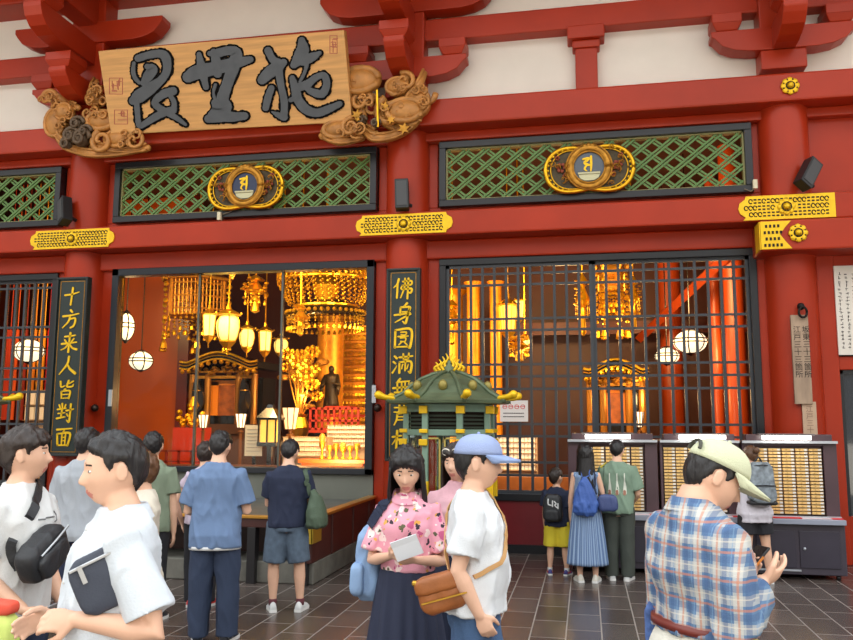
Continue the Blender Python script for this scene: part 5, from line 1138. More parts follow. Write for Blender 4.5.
def person(label, loc, yaw, H=1.70, k=1.0, fem=False, skin=SKIN, lean=0.0, head=(0, 0, 0), arms=None, legs=None, hair='short', hmat=HBLACK, voxel=.008, tw=0.0, group=None, belly=0.0, hands=None, seed=0, shoulder=1.0, hz=1.0, hlen=.28, nk=.0, al=1.0):
    P = Person(); P.H = H; P.k = k; P.fem = fem; R = random.Random(seed); P.seed = seed
    Rl = Matrix.Rotation(-lean, 3, 'X'); Rt = Matrix.Rotation(tw, 3, 'Z'); piv = Vector((0, 0, .53 * H))
    def U(p): return piv + Rl @ (Rt @ (Vector(p) - piv))
    P.U = U
    if fem: T = [(.455, .070, .062, 0), (.50, .098, .074, -.006), (.545, .094, .068, -.004), (.60, .076, .056, .004), (.645, .074, .056, .006), (.70, .086, .066, .012), (.735, .088, .070, .014), (.775, .086, .056, .002), (.798, .076, .046, -.004), (.815, .064, .042, -.008), (.833, .045, .036, -.008), (.85, .030, .031, -.006), (.88, .028, .030, .004)]
    else: T = [(.455, .074, .064, 0), (.50, .094, .070, -.004), (.55, .090, .066, 0), (.60, .086, .062, .004 + belly * .3), (.65, .090, .064, .006 + belly * .3), (.70, .100, .070, .008), (.75, .108, .070, .006), (.778, .102, .062, 0), (.802, .090, .052, -.004), (.820, .074, .047, -.008), (.838, .054, .041, -.008), (.856, .039, .037, -.006), (.885, .033, .034, .004)]
    T = [(z, a * k * (shoulder if z > .66 else 1), b * k * (1 + (belly if .5 < z < .72 else 0)), y) for z, a, b, y in T]; P.T = T
    def ring(z, a, b, y, n=28, off=0.0, flat=.85):
        o = []
        for i in range(n):
            t = 2 * math.pi * i / n; c, s = math.cos(t), math.sin(t); e = flat
            o.append(Vector(((a * H + off) * math.copysign(abs(c) ** e, c), y * H + (b * H + off) * math.copysign(abs(s) ** e, s), z * H)))
        return o
    P.ring = ring
    sw = (.090 if fem else .101) * k ** .8 * shoulder
    J = {}
    legs = legs or {}; arms = arms or {}
    for s, sg in (('L', -1), ('R', 1)):
        sh = U((sg * sw * H, -.004 * H, .788 * H)); J['sh' + s] = sh
        e_d, f_d = arms.get(s, ((sg * .12, .02, -1), (sg * .04, .10, -1)))
        J['el' + s] = sh + Vector(e_d).normalized() * .178 * H * al; J['wr' + s] = J['el' + s] + Vector(f_d).normalized() * .148 * H * al
        hp = Vector((sg * .050 * H * max(1, k * .98), 0, .50 * H)); J['hp' + s] = hp
        t_d, s_d = legs.get(s, ((sg * .03, 0, -1), (0, 0, -1)))
        J['kn' + s] = hp + Vector(t_d).normalized() * .238 * H; J['an' + s] = J['kn' + s] + Vector(s_d).normalized() * .222 * H
    low = min(J['anL'].z, J['anR'].z) - .042 * H; P.dz = -low        # feet on the floor
    P.J = J
    hs = H / 1.70 * hz * 1.05 * (0.96 if fem else 1.0); P.hs = hs
    nb = U((0, -.008 * H, .848 * H)); Rh = Rl @ Rt @ Matrix.Rotation(head[0], 3, 'Z') @ Matrix.Rotation(-head[1], 3, 'X') @ Matrix.Rotation(head[2], 3, 'Y')
    hc = nb + Vector((0, .010 * H, 0)) * 1 + (Rl @ Vector((0, .006 * H, (.014 + nk) * H))) + Rh @ Vector((0, .006, .104 * hs))
    HM = lambda p: hc + Rh @ (Vector(p) * hs)
    P.HM = HM; P.Rh = Rh; P.hc = hc
    m = MB()
    m.rings([[U(p) for p in ring(*t, off=-.004)] for t in T])
    m.tube([U((0, -.012 * H, .82 * H)), nb, hc - Rh @ Vector((0, .012, .05 * hs))], [.036 * H * (.85 if fem else 1) * k ** .5, .031 * H * (.85 if fem else 1) * k ** .5, .031 * H * (.88 if fem else 1)], 16)
    d = head_grid(48, 36, hs, fem); g = head_shape(d, fem)
    m.rings([[HM(p) for p in row] for row in g])
    for sg in (-1, 1):                                               # ears
        m.rings([[HM((sg * (.076 + .007 * w), -.014 + .019 * r * math.cos(t) - .004 * w, -.002 + .034 * r * math.sin(t))) for t in [2 * math.pi * i / 12 for i in range(12)]] for r, w in ((.7, -1.6), (.85, 0), (1, 1), (.8, 1.7))])
    ra = (.85 if fem else 1.0) * (k ** .6)
    for s, sg in (('L', -1), ('R', 1)):
        sh, el, wr = J['sh' + s], J['el' + s], J['wr' + s]
        inn = U((sg * sw * .5 * H, -.004 * H, .785 * H))
        pts = [inn, sh, sh + (el - sh) * .35, sh + (el - sh) * .8, el, el + (wr - el) * .25, el + (wr - el) * .7, wr]
        m.tube(pts, [q * H * ra for q in (.030, .031, .0280, .0240, .0230, .0250, .0195, .0155)], 14, round_ends=True)
        hp, kn, an = J['hp' + s], J['kn' + s], J['an' + s]
        m.tube([hp + Vector((0, 0, .03 * H)), hp, hp + (kn - hp) * .4, kn, kn + (an - kn) * .3, kn + (an - kn) * .75, an], [q * H * k ** .5 for q in (.052, .053, .046, .033, .0345, .024, .0195)], 16, round_ends=True)
        fd = Vector((sg * .25, 1, 0)).normalized(); fd = (legs.get('f' + s) and Vector(legs['f' + s]).normalized()) or fd
        P.__dict__['fd' + s] = fd
        m.tube([an, an + fd * .06 * H - Vector((0, 0, .022 * H)), an + fd * .105 * H - Vector((0, 0, .028 * H))], [(.018 * H, .018 * H), (.014 * H, .022 * H), (.009 * H, .02 * H)], 10)
        # hand
        hd = (hands or {}).get(s, {}); fdir = (wr - el).normalized()
        hdir = Vector(hd.get('dir', fdir)).normalized(); pn_ = Vector(hd.get('palm', (-sg, 0, 0))); pn_ = (pn_ - hdir * pn_.dot(hdir)).normalized(); sd = hdir.cross(pn_).normalized()
        th = sd * hd.get('thumb', 1); curl = hd.get('curl', .35); q = H / 1.7 * (.92 if fem else 1.0)
        kn_ = wr + hdir * .088 * q
        m.tube([wr - fdir * .02, wr + hdir * .02 * q, wr + hdir * .055 * q, kn_], [(.018 * q, .021 * q), (.016 * q, .030 * q), (.0145 * q, .038 * q), (.011 * q, .036 * q)], 14, side=pn_)
        for f, (off, L) in enumerate(((.029, .068), (.010, .078), (-.010, .072), (-.028, .056))):
            a = kn_ + th * off * q - hdir * (.012 if f == 3 else .004) * q; dcur = hdir + th * off * 1.6; pts = [a - hdir * .03 * q, a]; c = curl + f * .06
            for seg, w in ((.45, .7), (.32, 1.0), (.23, .8)):
                ax = dcur.normalized(); ang = c * w; dcur = (ax * math.cos(ang) + pn_ * math.sin(ang)).normalized(); pts.append(pts[-1] + dcur * L * seg * q)
            m.tube(pts, [.0105 * q, .0105 * q, .0098 * q, .009 * q, .0075 * q], 8, round_ends=True)
        t0 = wr + hdir * .02 * q + th * .018 * q; tdir = (th * .9 + hdir * .75 + pn_ * .35).normalized(); t1 = t0 + tdir * .045 * q; t2 = t1 + (hdir * .9 + th * .2 + pn_ * (.3 + curl * .4)).normalized() * .034 * q; t3 = t2 + (hdir + pn_ * (.3 + curl)).normalized() * .026 * q
        m.tube([t0, t1, t2, t3], [.0145 * q, .0125 * q, .0108 * q, .009 * q], 9, round_ends=True)
        J['kn_' + s] = kn_; J['pn_' + s] = pn_; J['hd_' + s] = hdir
    me = remesh(m, 'person', voxel, 2, .45)
    o = link_mesh('person', me, [skin, LIP, BROW]); o.location = Vector(loc) + Vector((0, 0, P.dz)); o.rotation_euler = (0, 0, yaw)
    tag(o, label, 'person', group); P.o = o; P.skin = skin
    inv = Rh.transposed(); ids = np.zeros(len(me.polygons), int)
    for i, f in enumerate(me.polygons):
        c = inv @ (f.center - hc) / hs
        if c.y > .06 and abs(c.z) < .12:
            if -.084 < c.z < -.058 and abs(c.x) < .024 - .5 * abs(c.z + .071): ids[i] = 1
            elif .027 < c.z - .12 * -abs(c.x) < .034 and .014 < abs(c.x) < .044: ids[i] = 2
    me.polygons.foreach_set('material_index', ids.tolist())
    # eyes
    for sg in (-1, 1):
        e = MB(); c = (sg * .031, .0735, .004); e.ball((0, 0, 0), .0125 * hs, 12, 8, rz=.0052 * hs, ry=.008 * hs)
        q = HM(c); eo = e.build('eye', EYEW, o, smooth=True); eo.location = q; eo.rotation_euler = Rh.to_euler()
        e = MB(); e.ball((0, .0055 * hs, 0), .0056 * hs, 10, 7, ry=.0036 * hs, rz=.0050 * hs); io = e.build('iris', IRIS, eo, smooth=True)
    P.hlen = hlen
    if hair: make_hair(P, hair, hmat)
    return P
def make_hair(P, style, hmat, hlen=.30):
    hlen = getattr(P, 'hlen', hlen)
    d = head_grid(72, 48, 1); base = head_shape(d, P.fem); x, y, z = d[..., 0], d[..., 1], d[..., 2]; ax = np.abs(x)
    # hairline height as a function of the direction
    az = np.arctan2(ax, y)                                            # 0 front, pi back
    L = {'short': (.62, .50, .02, -.78), 'bowl': (.40, .34, -.05, -.80), 'bob': (.42, .36, -.40, -.8), 'long': (.40, .34, -.4, -.85), 'capped': (.9, .62, -.02, -.78)}[style]
    if style in ('short', 'capped', 'bowl'):
        line = np.interp(az, [0, .6, 1.0, 1.18, 1.36, 1.48, 1.8, 1.95, 2.3, 3.15], [L[0], L[1], L[1] - .08, .15, -.08, .24, .22, -.12, -.45, L[3]])
    else: line = np.interp(az, [0, .55, 1.15, 1.45, 1.95, 3.15], [L[0], L[1], (L[1] + L[2]) / 2, L[2], L[3] * .75, L[3]])
    rg = np.array([[noise.noise(Vector((p[0] * 9 + P.seed, p[1] * 9, p[2] * 4))) for p in row] for row in d])
    mask = sstep(-.05, .12, z - line + rg * .07)
    th = {'short': .017, 'bowl': .022, 'bob': .024, 'long': .022, 'capped': .014}[style]
    top = .55 + .75 * sstep(-.2, .7, z)
    r2 = np.array([[noise.noise(Vector((p[0] * 5 + 7 + P.seed, p[1] * 5, p[2] * 3))) for p in row] for row in d])
    off = (th * top * (1 + .45 * r2 + .3 * rg)) * mask - .012 * (1 - mask)
    n = d / np.linalg.norm(d, axis=-1, keepdims=True); Q = base + n * off[..., None]
    m = MB(); m.rings([[P.HM(p) for p in row] for row in Q])
    if style in ('long',):
        for lay in range(2):
            R = []; N = 30
            for j in range(9):
                t = j / 8; row = []
                for i in range(N):
                    a = math.pi * (-.62 + 1.24 * i / (N - 1)) + math.pi; w = .094 + .014 * t - .030 * max(0, t - .7) + .012 * math.sin(i * 2.1 + j * .2) * .5 - lay * .012
                    row.append(Vector((w * math.sin(a) * (1 + .05 * t), .105 * math.cos(a) * (1 - .15 * t) - .004, .03 - t * (hlen + .025 * math.sin(i * 1.7)))))
                R.append(row)
            if lay == 0: outer = R
            else: inner = R
        m2 = []
        rings = [[P.HM(p) for p in o + i2[::-1]] for o, i2 in zip(outer, inner)]
        m.rings(rings)
    ob = m.build('hair', hmat, P.o, smooth=True); P.hair = ob
    return ob
# ---- garments
def tee(P, mat, name='t_shirt', hem=.46, sleeve=.62, ease=.014, flare=.006, slv=1.0, amp=.010, voxel=.009, neck=.850, open_=0.0, long=False):
    H, U, J = P.H, P.U, P.J; m = MB(); R = []
    for z, a, b, y in P.T:
        if z < hem + .01 or z > neck: continue
        e = ease + flare * max(0, (.72 - z) / .2)
        R.append((z, a, b, y, e))
    zs = [r[0] for r in R]
    ip = lambda i, z: float(np.interp(z, [t[0] for t in P.T], [t[i] for t in P.T]))
    # a hanging cloth falls from chest and back: never narrower than 0.93 of the chest
    ca = max(t[1] for t in P.T) ; out = []
    for z in np.linspace(hem, .775, 12): out.append((z, max(ip(1, z), ca * (.90 if not P.fem else .88)), max(ip(2, z), .064 * P.k), ip(3, z), ease + flare * max(0, (.72 - z) / .2)))
    for z, f in ((.80, .9), (.818, .75), (.832, .6), (neck, .45)): out.append((z, ip(1, z), ip(2, z), ip(3, z), ease * f))
    m.rings([[U(p) for p in P.ring(z, a, b, y, 32, e)] for z, a, b, y, e in out])
    ra = (.85 if P.fem else 1.0) * P.k ** .6
    for s, sg in (('L', -1), ('R', 1)):
        sh, el, wr = J['sh' + s], J['el' + s], J['wr' + s]; inn = U((sg * .05 * H, -.004 * H, .780 * H)); sh = sh - Vector((0, 0, .004 * H))
        if not long:
            e = sh + (el - sh) * sleeve; m.tube([inn, sh, sh + (e - sh) * .5, e], [(.031 * ra) * H + ease * .7, .0325 * ra * H + ease * .8, .032 * ra * H + ease * .95 * slv, .031 * ra * H + ease * 1.25 * slv], 16)
        else:
            w2 = el + (wr - el) * (sleeve - 1.0) if sleeve > 1 else el
            m.tube([inn, sh, sh + (el - sh) * .5, el, el + (w2 - el) * .5, w2], [(.031 * ra) * H + ease * .8, .033 * ra * H + ease * .9, .031 * ra * H + ease * 1.1, .027 * ra * H + ease * 1.2, .027 * ra * H + ease * 1.1, .023 * ra * H + ease], 16, round_ends=False)
    me = remesh(m, name, voxel, 4, .5); folds(me, amp, seed=P.seed * 3.1)
    return link_mesh(name, me, mat, P.o)
def pants(P, mat, name='trousers', top=.60, leg=2.0, ease=.012, flare=.0, amp=.006, voxel=.010):
    H, J = P.H, P.J; m = MB(); ip = lambda i, z: float(np.interp(z, [t[0] for t in P.T], [t[i] for t in P.T]))
    m.rings([[P.U(p) if z > .53 else p for p in P.ring(z, max(ip(1, z), .080 * P.k), max(ip(2, z), .060 * P.k), ip(3, z), 28, ease if z < .49 else min(ease, .008))] for z in np.linspace(.462, top, 8)])
    for s, sg in (('L', -1), ('R', 1)):
        hp, kn, an = J['hp' + s], J['kn' + s], J['an' + s]; k5 = P.k ** .5
        pts = [hp + Vector((0, 0, .02 * H)), hp - Vector((0, 0, .0 * H)), hp + (kn - hp) * .5, kn, kn + (an - kn) * .5, an + Vector((0, 0, -.012 * H))]; rad = [.053 * k5, .055 * k5, .047 * k5, .037 * k5, .034 * k5, .029 * k5]
        if leg <= 1.0: e = hp + (kn - hp) * leg; pts = pts[:2] + [hp + (e - hp) * .5, e]; rad = rad[:2] + [.052 * k5, .047 * k5]
        m.tube(pts, [r * H + ease + flare * i / 3 for i, r in enumerate(rad)], 18)
    me = remesh(m, name, voxel, 3, .5); folds(me, amp, seed=P.seed * 1.7 + 4)
    return link_mesh(name, me, mat, P.o)
def skirt(P, mat, name='skirt', top=.63, hem=.12, r0=(.078, .060), r1=(.15, .12), pleats=22, amp=.10, n=160):
    H = P.H; R = []; rr = random.Random(P.seed); ph = [rr.uniform(-.3, .3) for _ in range(n)]
    for j in range(26):
        t = j / 25; z = top + (hem - top) * t; a = r0[0] + (r1[0] - r0[0]) * min(1, t * 1.0) ** .75; b = r0[1] + (r1[1] - r0[1]) * t ** .75
        if .08 < t < .35: a = max(a, .098 * P.k); b = max(b, .080 * P.k)
        row = []
        for i in range(n):
            an = 2 * math.pi * i / n; w = 1 + amp * min(1, t * 1.6) * math.sin(pleats * an + ph[i // 9] + 1.2 * math.sin(an * 3 + t)) ; row.append(Vector((a * H * w * math.cos(an), b * H * w * math.sin(an), z * H)))
        R.append(row)
    m = MB(); m.rings(R); return m.build(name, mat, P.o, smooth=True)
def shoes(P, mat, sole=SOLE, name='shoe', accent=None):
    for s, sg in (('L', -1), ('R', 1)):
        an = P.J['an' + s]; fd = P.__dict__['fd' + s]; sd = Vector((fd.y, -fd.x, 0)); z0 = an.z - .042 * P.H; q = P.H / 1.7
        def ringp(t, w, h, zb): c = Vector((an.x, an.y, 0)) + fd * t * q; return [c + sd * w * q * math.cos(a) + Vector((0, 0, z0 + zb * q + h * q * max(0, math.sin(a)) - .0 * q)) for a in [2 * math.pi * i / 16 for i in range(16)]]
        m = MB(); m.rings([ringp(-.075, .018, .04, .02), ringp(-.066, .033, .072, .018), ringp(-.03, .038, .085, .018), ringp(.02, .039, .088, .018), ringp(.06, .042, .064, .018), ringp(.11, .046, .048, .018), ringp(.155, .040, .036, .018), ringp(.185, .022, .024, .018)])
        so = m.build(name, mat, P.o, smooth=True); m = MB()
        rg = [(-.082, .02), (-.07, .036), (-.02, .038), (.06, .044), (.11, .05), (.16, .044), (.188, .026), (.196, .008)]
        c = Vector((an.x, an.y, 0)); L = [c + fd * t * q + sd * w * q for t, w in rg] + [c + fd * t * q - sd * w * q for t, w in rg[::-1]]
        m.rings([[p + Vector((0, 0, z0)) for p in L], [p + Vector((0, 0, z0 + .026 * q)) for p in L]]); m.build('sole', sole, so)
        if accent:
            m = MB()
            for sg2 in (-1, 1): m.tube([c + fd * t * q + sd * sg2 * w * q + Vector((0, 0, z0 + h * q)) for t, w, h in ((-.05, .037, .05), (.0, .041, .04), (.05, .043, .05), (.08, .038, .06))], .008 * q, 6)
            m.build('side_stripe', accent, so)
def collar(P, mat, parent, r=.055, h=.03, drop=.02):
    H, U = P.H, P.U; R = []
    for dz, k in ((-.014, 1.12), (.0, 1.03), (.014, .97), (.017, 1.03), (.002, 1.20), (-.012, 1.36)):
        R.append([U((k * .046 * H * math.cos(a) * P.k ** .5, -.008 * H + k * .046 * H * math.sin(a), (.842 + dz - (.022 if math.sin(a) > .2 else 0) * max(0, math.sin(a))) * H)) for a in [2 * math.pi * i / 28 for i in range(28)]])
    m = MB(); m.rings(R, caps=False); o = m.build('collar', mat, None, smooth=True); o.parent = parent; return o
def bvh_of(P, objs):
    V = []; F = []
    for o in objs:
        b = len(V); V += [v.co.copy() for v in o.data.vertices]; F += [[i + b for i in p.vertices] for p in o.data.polygons]
    return BVHTree.FromPolygons(V, F)
def strap(P, bv, pts, w, mat, name, parent, off=.006, n=10):
    """a flat band laid over the clothes along a rough path (person's own frame)"""
    Q = catmull(pts, n); L = []; Rr = []; up = []
    S = []
    for p in Q:
        hit = bv.find_nearest(Vector(p)); S.append((hit[0] + hit[1] * off, hit[1]) if hit[0] and (hit[0] - Vector(p)).length < .16 else (Vector(p), (Vector(p) - Vector((0, 0, p[2]))).normalized()))
    R = []
    for i, (c, nn) in enumerate(S):
        t = (S[min(i + 1, len(S) - 1)][0] - S[max(i - 1, 0)][0]); t = t.normalized() if t.length > 1e-6 else Vector((0, 0, 1)); sd = t.cross(nn).normalized()
        R.append([c + sd * w / 2, c + sd * w / 2 + nn * .006, c - sd * w / 2 + nn * .006, c - sd * w / 2])
    m = MB(); m.rings(R); return m.build(name, mat, parent)
def carried(P, name, label, cat, base):
    """a top-level thing that shares the person's placing"""
    t = thing(name, label, cat, P.o.location, P.o.rotation_euler.z); return t
def soft_box(name, c, size, mat, parent, rot=None, r=.3, amp=.004, voxel=.01, seed=0, taper=0.0):
    m = MB(); N = 9; R = []; sx, sy, sz = [s / 2 for s in size]; T = rot or Matrix.Identity(3)
    for j in range(N):
        v = -1 + 2 * j / (N - 1); k = (1 - abs(v) ** 6 * .35) * (1 - taper * (v * .5 + .5)); row = []
        for i in range(28):
            a = 2 * math.pi * i / 28; c_, s_ = math.cos(a), math.sin(a); row.append(Vector(c) + T @ Vector((sx * k * math.copysign(abs(c_) ** .45, c_), sy * k * math.copysign(abs(s_) ** .45, s_), sz * v)))
        R.append(row)
    m.rings(R); me = remesh(m, name, voxel, 3, .5); folds(me, amp, 9, seed); return link_mesh(name, me, mat, parent)
def cap(P, mat, brim_mat=None, back=False, tilt=0.0, brim=.085, strapm=None):
    d = head_grid(40, 22, 1); keep = d[8:] ; base = head_shape(d, P.fem); nz = d[..., 2]
    m = MB(); R = []
    for j in range(11):
        v = .08 + (math.pi / 2 - .1) * j / 10; R.append([P.HM(((.0905 * math.cos(v) ** .8) * math.sin(u), -.004 + (.113 * math.cos(v) ** .8) * math.cos(u), .032 + tilt * math.cos(u) + .103 * math.sin(v) ** .9)) for u in [2 * math.pi * i / 40 for i in range(40)]])
    m.rings(R); o = m.build('cap', mat, P.o, smooth=True)
    m = MB(); g = []
    for s, dz in ((0, 0), (1, -.006)):
        for t in (0, .33, .66, 1):
            g.append([P.HM((.0905 * math.sin(u) * (1 - .10 * t * t), -.004 + .113 * math.cos(u) + brim * t * max(.0, math.cos(u)) ** .75, .044 + tilt * math.cos(u) - .020 * t - .014 * math.sin(u) ** 2 * t + dz)) for u in np.linspace(-1.3, 1.3, 17)])
    V = [p for r in g for p in r]; F = []
    for b in (0, 4):
        for j in range(3):
            for i in range(16): a = (b + j) * 17 + i; F.append((a, a + 1, a + 18, a + 17))
    m.add(V, F); b2 = m.build('brim', brim_mat or mat, o, smooth=True); b2.modifiers.new('t', 'SOLIDIFY').thickness = .004
    m = MB(); m.ball(P.HM((0, -.004, .137)), .009, 8, 6); m.build('top_button', mat, o)
    return o
def spot(px, zc, py=421):
    d = CAM.T @ np.array([(px - CX) / FPX, (py - CY) / FPX, 1.0]) * zc; return Vector((d[0], d[1], 0))
def stand(px, py): g = gnd(px, py); g.z = 0; return g
rad = math.radians
def fab(name, c, bump=.25, rough=.85, var=.06): return M(name, c, rough, bump=bump, bscale=160, var=var, vscale=6)
def plaid(name):
    m = M(name, (96, 128, 164), .85, bump=.2, bscale=200); b = m.node_tree.nodes['Principled BSDF']
    tc = node(m, 'ShaderNodeTexCoord'); sp = node(m, 'ShaderNodeSeparateXYZ'); link(m, tc.outputs['Object'], sp.inputs[0])
    u = math_n(m, 'ADD', sp.outputs[0], math_n(m, 'MULTIPLY', sp.outputs[1], .75)); v = sp.outputs[2]
    def band(c, per, off, w):
        f = math_n(m, 'FRACT', math_n(m, 'ADD', math_n(m, 'DIVIDE', c, per), off + 10)); return math_n(m, 'LESS_THAN', f, w)
    pe = .092
    col_ = mix(m, math_n(m, 'MULTIPLY', band(u, pe, 0, .40), .55), lin((92, 122, 156)), lin((206, 204, 194)))
    col_ = mix(m, math_n(m, 'MULTIPLY', band(v, pe, .1, .36), .50), col_, lin((206, 202, 190)))
    col_ = mix(m, math_n(m, 'MULTIPLY', band(u, pe, .5, .22), .5), col_, lin((62, 88, 132))); col_ = mix(m, math_n(m, 'MULTIPLY', band(v, pe, .62, .24), .5), col_, lin((66, 92, 134)))
    col_ = mix(m, math_n(m, 'MULTIPLY', band(u, pe, .83, .10), .6), col_, lin((190, 120, 86))); col_ = mix(m, math_n(m, 'MULTIPLY', band(v, pe, .3, .09), .6), col_, lin((190, 120, 86)))
    col_ = mix(m, math_n(m, 'MULTIPLY', band(u, pe, .14, .05), .5), col_, lin((120, 150, 180))); col_ = mix(m, math_n(m, 'MULTIPLY', band(v, pe, .9, .05), .5), col_, lin((214, 206, 190)))
    link(m, col_, b.inputs['Base Color']); return m
def floral(name):
    m = M(name, (232, 160, 178), .85, bump=.2, bscale=150); b = m.node_tree.nodes['Principled BSDF']; tc = node(m, 'ShaderNodeTexCoord')
    c0 = lin((236, 166, 184)); cur = c0
    for sc, th, cc, off in ((13, .30, (248, 226, 222), 0), (11, .25, (206, 96, 140), 3.3), (15, .22, (96, 96, 70), 7.1), (17, .20, (232, 170, 84), 11.7), (12, .17, (60, 50, 60), 15.2)):
        mp = node(m, 'ShaderNodeMapping'); mp.inputs['Location'].default_value = (off, off * .7, off * 1.3); link(m, tc.outputs['Object'], mp.inputs[0])
        nz = node(m, 'ShaderNodeTexNoise', Scale=30.0); link(m, mp.outputs[0], nz.inputs['Vector']); ad = node(m, 'ShaderNodeMix', data_type='VECTOR'); ad.inputs[0].default_value = .05
        link(m, mp.outputs[0], ad.inputs[4]); link(m, nz.outputs['Color'], ad.inputs[5]); vo = node(m, 'ShaderNodeTexVoronoi', Scale=float(sc)); link(m, ad.outputs[1], vo.inputs['Vector'])
        cur = mix(m, math_n(m, 'LESS_THAN', vo.outputs['Distance'], th), cur, lin(cc))
    link(m, cur, b.inputs['Base Color']); return m
def stripes(name, c1, c2, n=34):
    m = M(name, c1, .85, bump=.15, bscale=120); b = m.node_tree.nodes['Principled BSDF']; tc = node(m, 'ShaderNodeTexCoord'); sp = node(m, 'ShaderNodeSeparateXYZ'); link(m, tc.outputs['Object'], sp.inputs[0])
    a = math_n(m, 'ARCTAN2', sp.outputs[0], sp.outputs[1]); f = math_n(m, 'FRACT', math_n(m, 'MULTIPLY', math_n(m, 'ADD', a, 7.0), n / 6.283)); link(m, mix(m, math_n(m, 'LESS_THAN', f, .42), lin(c1), lin(c2)), b.inputs['Base Color']); return m
WHITE = fab('white_cotton', (214, 216, 216)); NAVY = fab('navy_cotton', (34, 42, 66)); BLACKC = fab('black_cotton', (36, 36, 42)); leather = M('tan_leather', (156, 92, 46), .45, var=.2, vscale=9, bump=.12, bscale=60)
NYL = M('black_nylon', (36, 38, 42), .5, bump=.15, bscale=120, var=.15); zipm = M('zip_metal', (176, 178, 180), .35, .8)

# 1 young man at the picture edge
P = person('young man in white t-shirt at picture edge, black sling bag on chest, head in profile', spot(27, 4.1), rad(-88), 1.76, .96, head=(rad(28), rad(-4), 0), hair='bowl', hmat=HDARK, voxel=.007, seed=1,
           arms={'R': ((.10, -.12, -1), (-.1, .75, -.55)), 'L': ((-.12, .05, -1), (.1, .45, -.7))}, hands={'R': {'curl': .7, 'palm': (-.6, .1, .6)}})
ts = tee(P, WHITE, hem=.50, sleeve=.72, ease=.022, slv=1.25, seed=1) if False else tee(P, WHITE, hem=.49, sleeve=.72, ease=.022, slv=1.25)
pants(P, NAVY, 'shorts', leg=.85, ease=.022); shoes(P, WHITE)
bv = bvh_of(P, [ts, P.o]); b = carried(P, 'sling_bag', 'black nylon sling bag across the chest of the man at the picture edge', 'bag', None)
bag = soft_box('bag_body', (.10, .20, 1.17), (.30, .12, .19), NYL, b, rot=Matrix.Rotation(.5, 3, 'Y'), voxel=.008, seed=2)
soft_box('front_pocket', (.10, .262, 1.15), (.22, .05, .12), NYL, b, rot=Matrix.Rotation(.5, 3, 'Y'), voxel=.007, seed=3); m = MB(); m.tube([(.0, .262, 1.29), (.10, .27, 1.235), (.2, .262, 1.17)], .006, 6); m.build('zip', zipm, b)
strap(P, bv, [(.21, .15, 1.10), (.17, .08, 1.22), (.08, .13, 1.38), (-.02, .1, 1.47), (-.07, .02, 1.50), (-.09, -.07, 1.46), (-.02, -.14, 1.3), (.08, -.14, 1.15), (.19, -.03, 1.05)], .045, NYL, 'strap', b)
m = MB()
for a in (((-.06, .3), (-.075, .28), (-.07, .255), (-.05, .25)), ((-.045, .275), (.02, .275)), ((.03, .27), (.075, .272))):
    q = []
    for x, z in a: h = bv.ray_cast(Vector((x, .5, 1.05 + z)), Vector((0, -1, 0))); q.append(h[0] + h[1] * .002 if h[0] else Vector((x, .16, 1.05 + z)))
    m.tube(q, .004, 5)
m.build('chest_print', M('grey_print', (120, 122, 124), .8), ts)
kn = P.J['kn_R']; ph = thing('phone', 'silver edged phone in the hand of the man at the picture edge', 'phone', P.o.location, P.o.rotation_euler.z)
pn_ = P.J['pn_R']; T = Matrix.Translation(kn + pn_ * .028 + Vector((0, .01, .0))) @ Matrix.Rotation(.9, 4, 'X'); MB().box(-.036, .036, -.075, .075, -.004, .004, T).build('case', M('silver_phone', (170, 174, 180), .3, .5), ph, bev=.003); MB().box(-.033, .033, -.07, .07, .004, .005, T).build('screen', blk, ph)
# lime tote at the very corner
g = at(-1, 629, 3.15); tb = thing('tote_bag', 'lime green tote with a red top at the bottom corner', 'bag', g)
o = soft_box('bag_body', (0, 0, -.08), (.16, .10, .30), M('lime_cloth', (206, 222, 120), .7), tb, seed=4); o = soft_box('red_top', (0, 0, .09), (.15, .09, .06), M('red_cloth', (222, 84, 62), .7), tb, seed=5)

# 2 man in white shirt striding by
P = person('man in white collared shirt walking past with hands together, dark pouch under his arm', spot(124, 3.0), rad(126), 1.76, 1.04, head=(rad(2), rad(4), 0), hair='short', hmat=HBLACK, voxel=.0065, seed=2, belly=.04,
           arms={'L': ((-.26, -.38, -1), (.30, 1, .20)), 'R': ((.16, -.10, -1), (-.55, 1, .12))}, hands={'L': {'curl': .75, 'palm': (.7, .2, -.3), 'dir': (.3, 1, .0)}, 'R': {'curl': .5, 'palm': (-.8, .1, -.2), 'dir': (-.1, 1, -.2)}}, legs={'L': ((0, .2, -1), (0, -.05, -1)), 'R': ((0, -.15, -1), (0, -.35, -1))})
WS = M('white_linen', (206, 214, 222), .8, bump=.15, bscale=110, var=.04)
ts = tee(P, WS, 'shirt', hem=.44, sleeve=.80, ease=.022, flare=.02, slv=1.25, amp=.015, voxel=.008); collar(P, WS, ts)
bv = bvh_of(P, [ts, P.o]); m = MB()
for z in (1.42, 1.33, 1.24, 1.15, 1.06):
    h = bv.ray_cast(Vector((.01, .6, z)), Vector((0, -1, 0)))
    if h[0]: m.ball(h[0], .006, 8, 5)
m.build('buttons', M('pearl', (210, 210, 206), .3), ts); pants(P, fab('dark_trousers', (48, 52, 62)), leg=2, ease=.014); shoes(P, BLACKC)
b = carried(P, 'pouch', 'dark grey zipped pouch tucked under the arm of the man in the white collared shirt', 'bag', None); slate_n = M('slate_nylon', (58, 64, 78), .55, bump=.15, bscale=140)
T3 = Matrix.Rotation(-.42, 3, 'X') @ Matrix.Rotation(.06, 3, 'Z'); el = P.J['elL']; pc = Vector((P.J['shL'].x - .0, .10, 1.20)); pc = Vector((-.212, .045, 1.285))
soft_box('pouch_body', pc, (.04, .22, .20), slate_n, b, rot=T3, voxel=.007, seed=6, amp=.002)
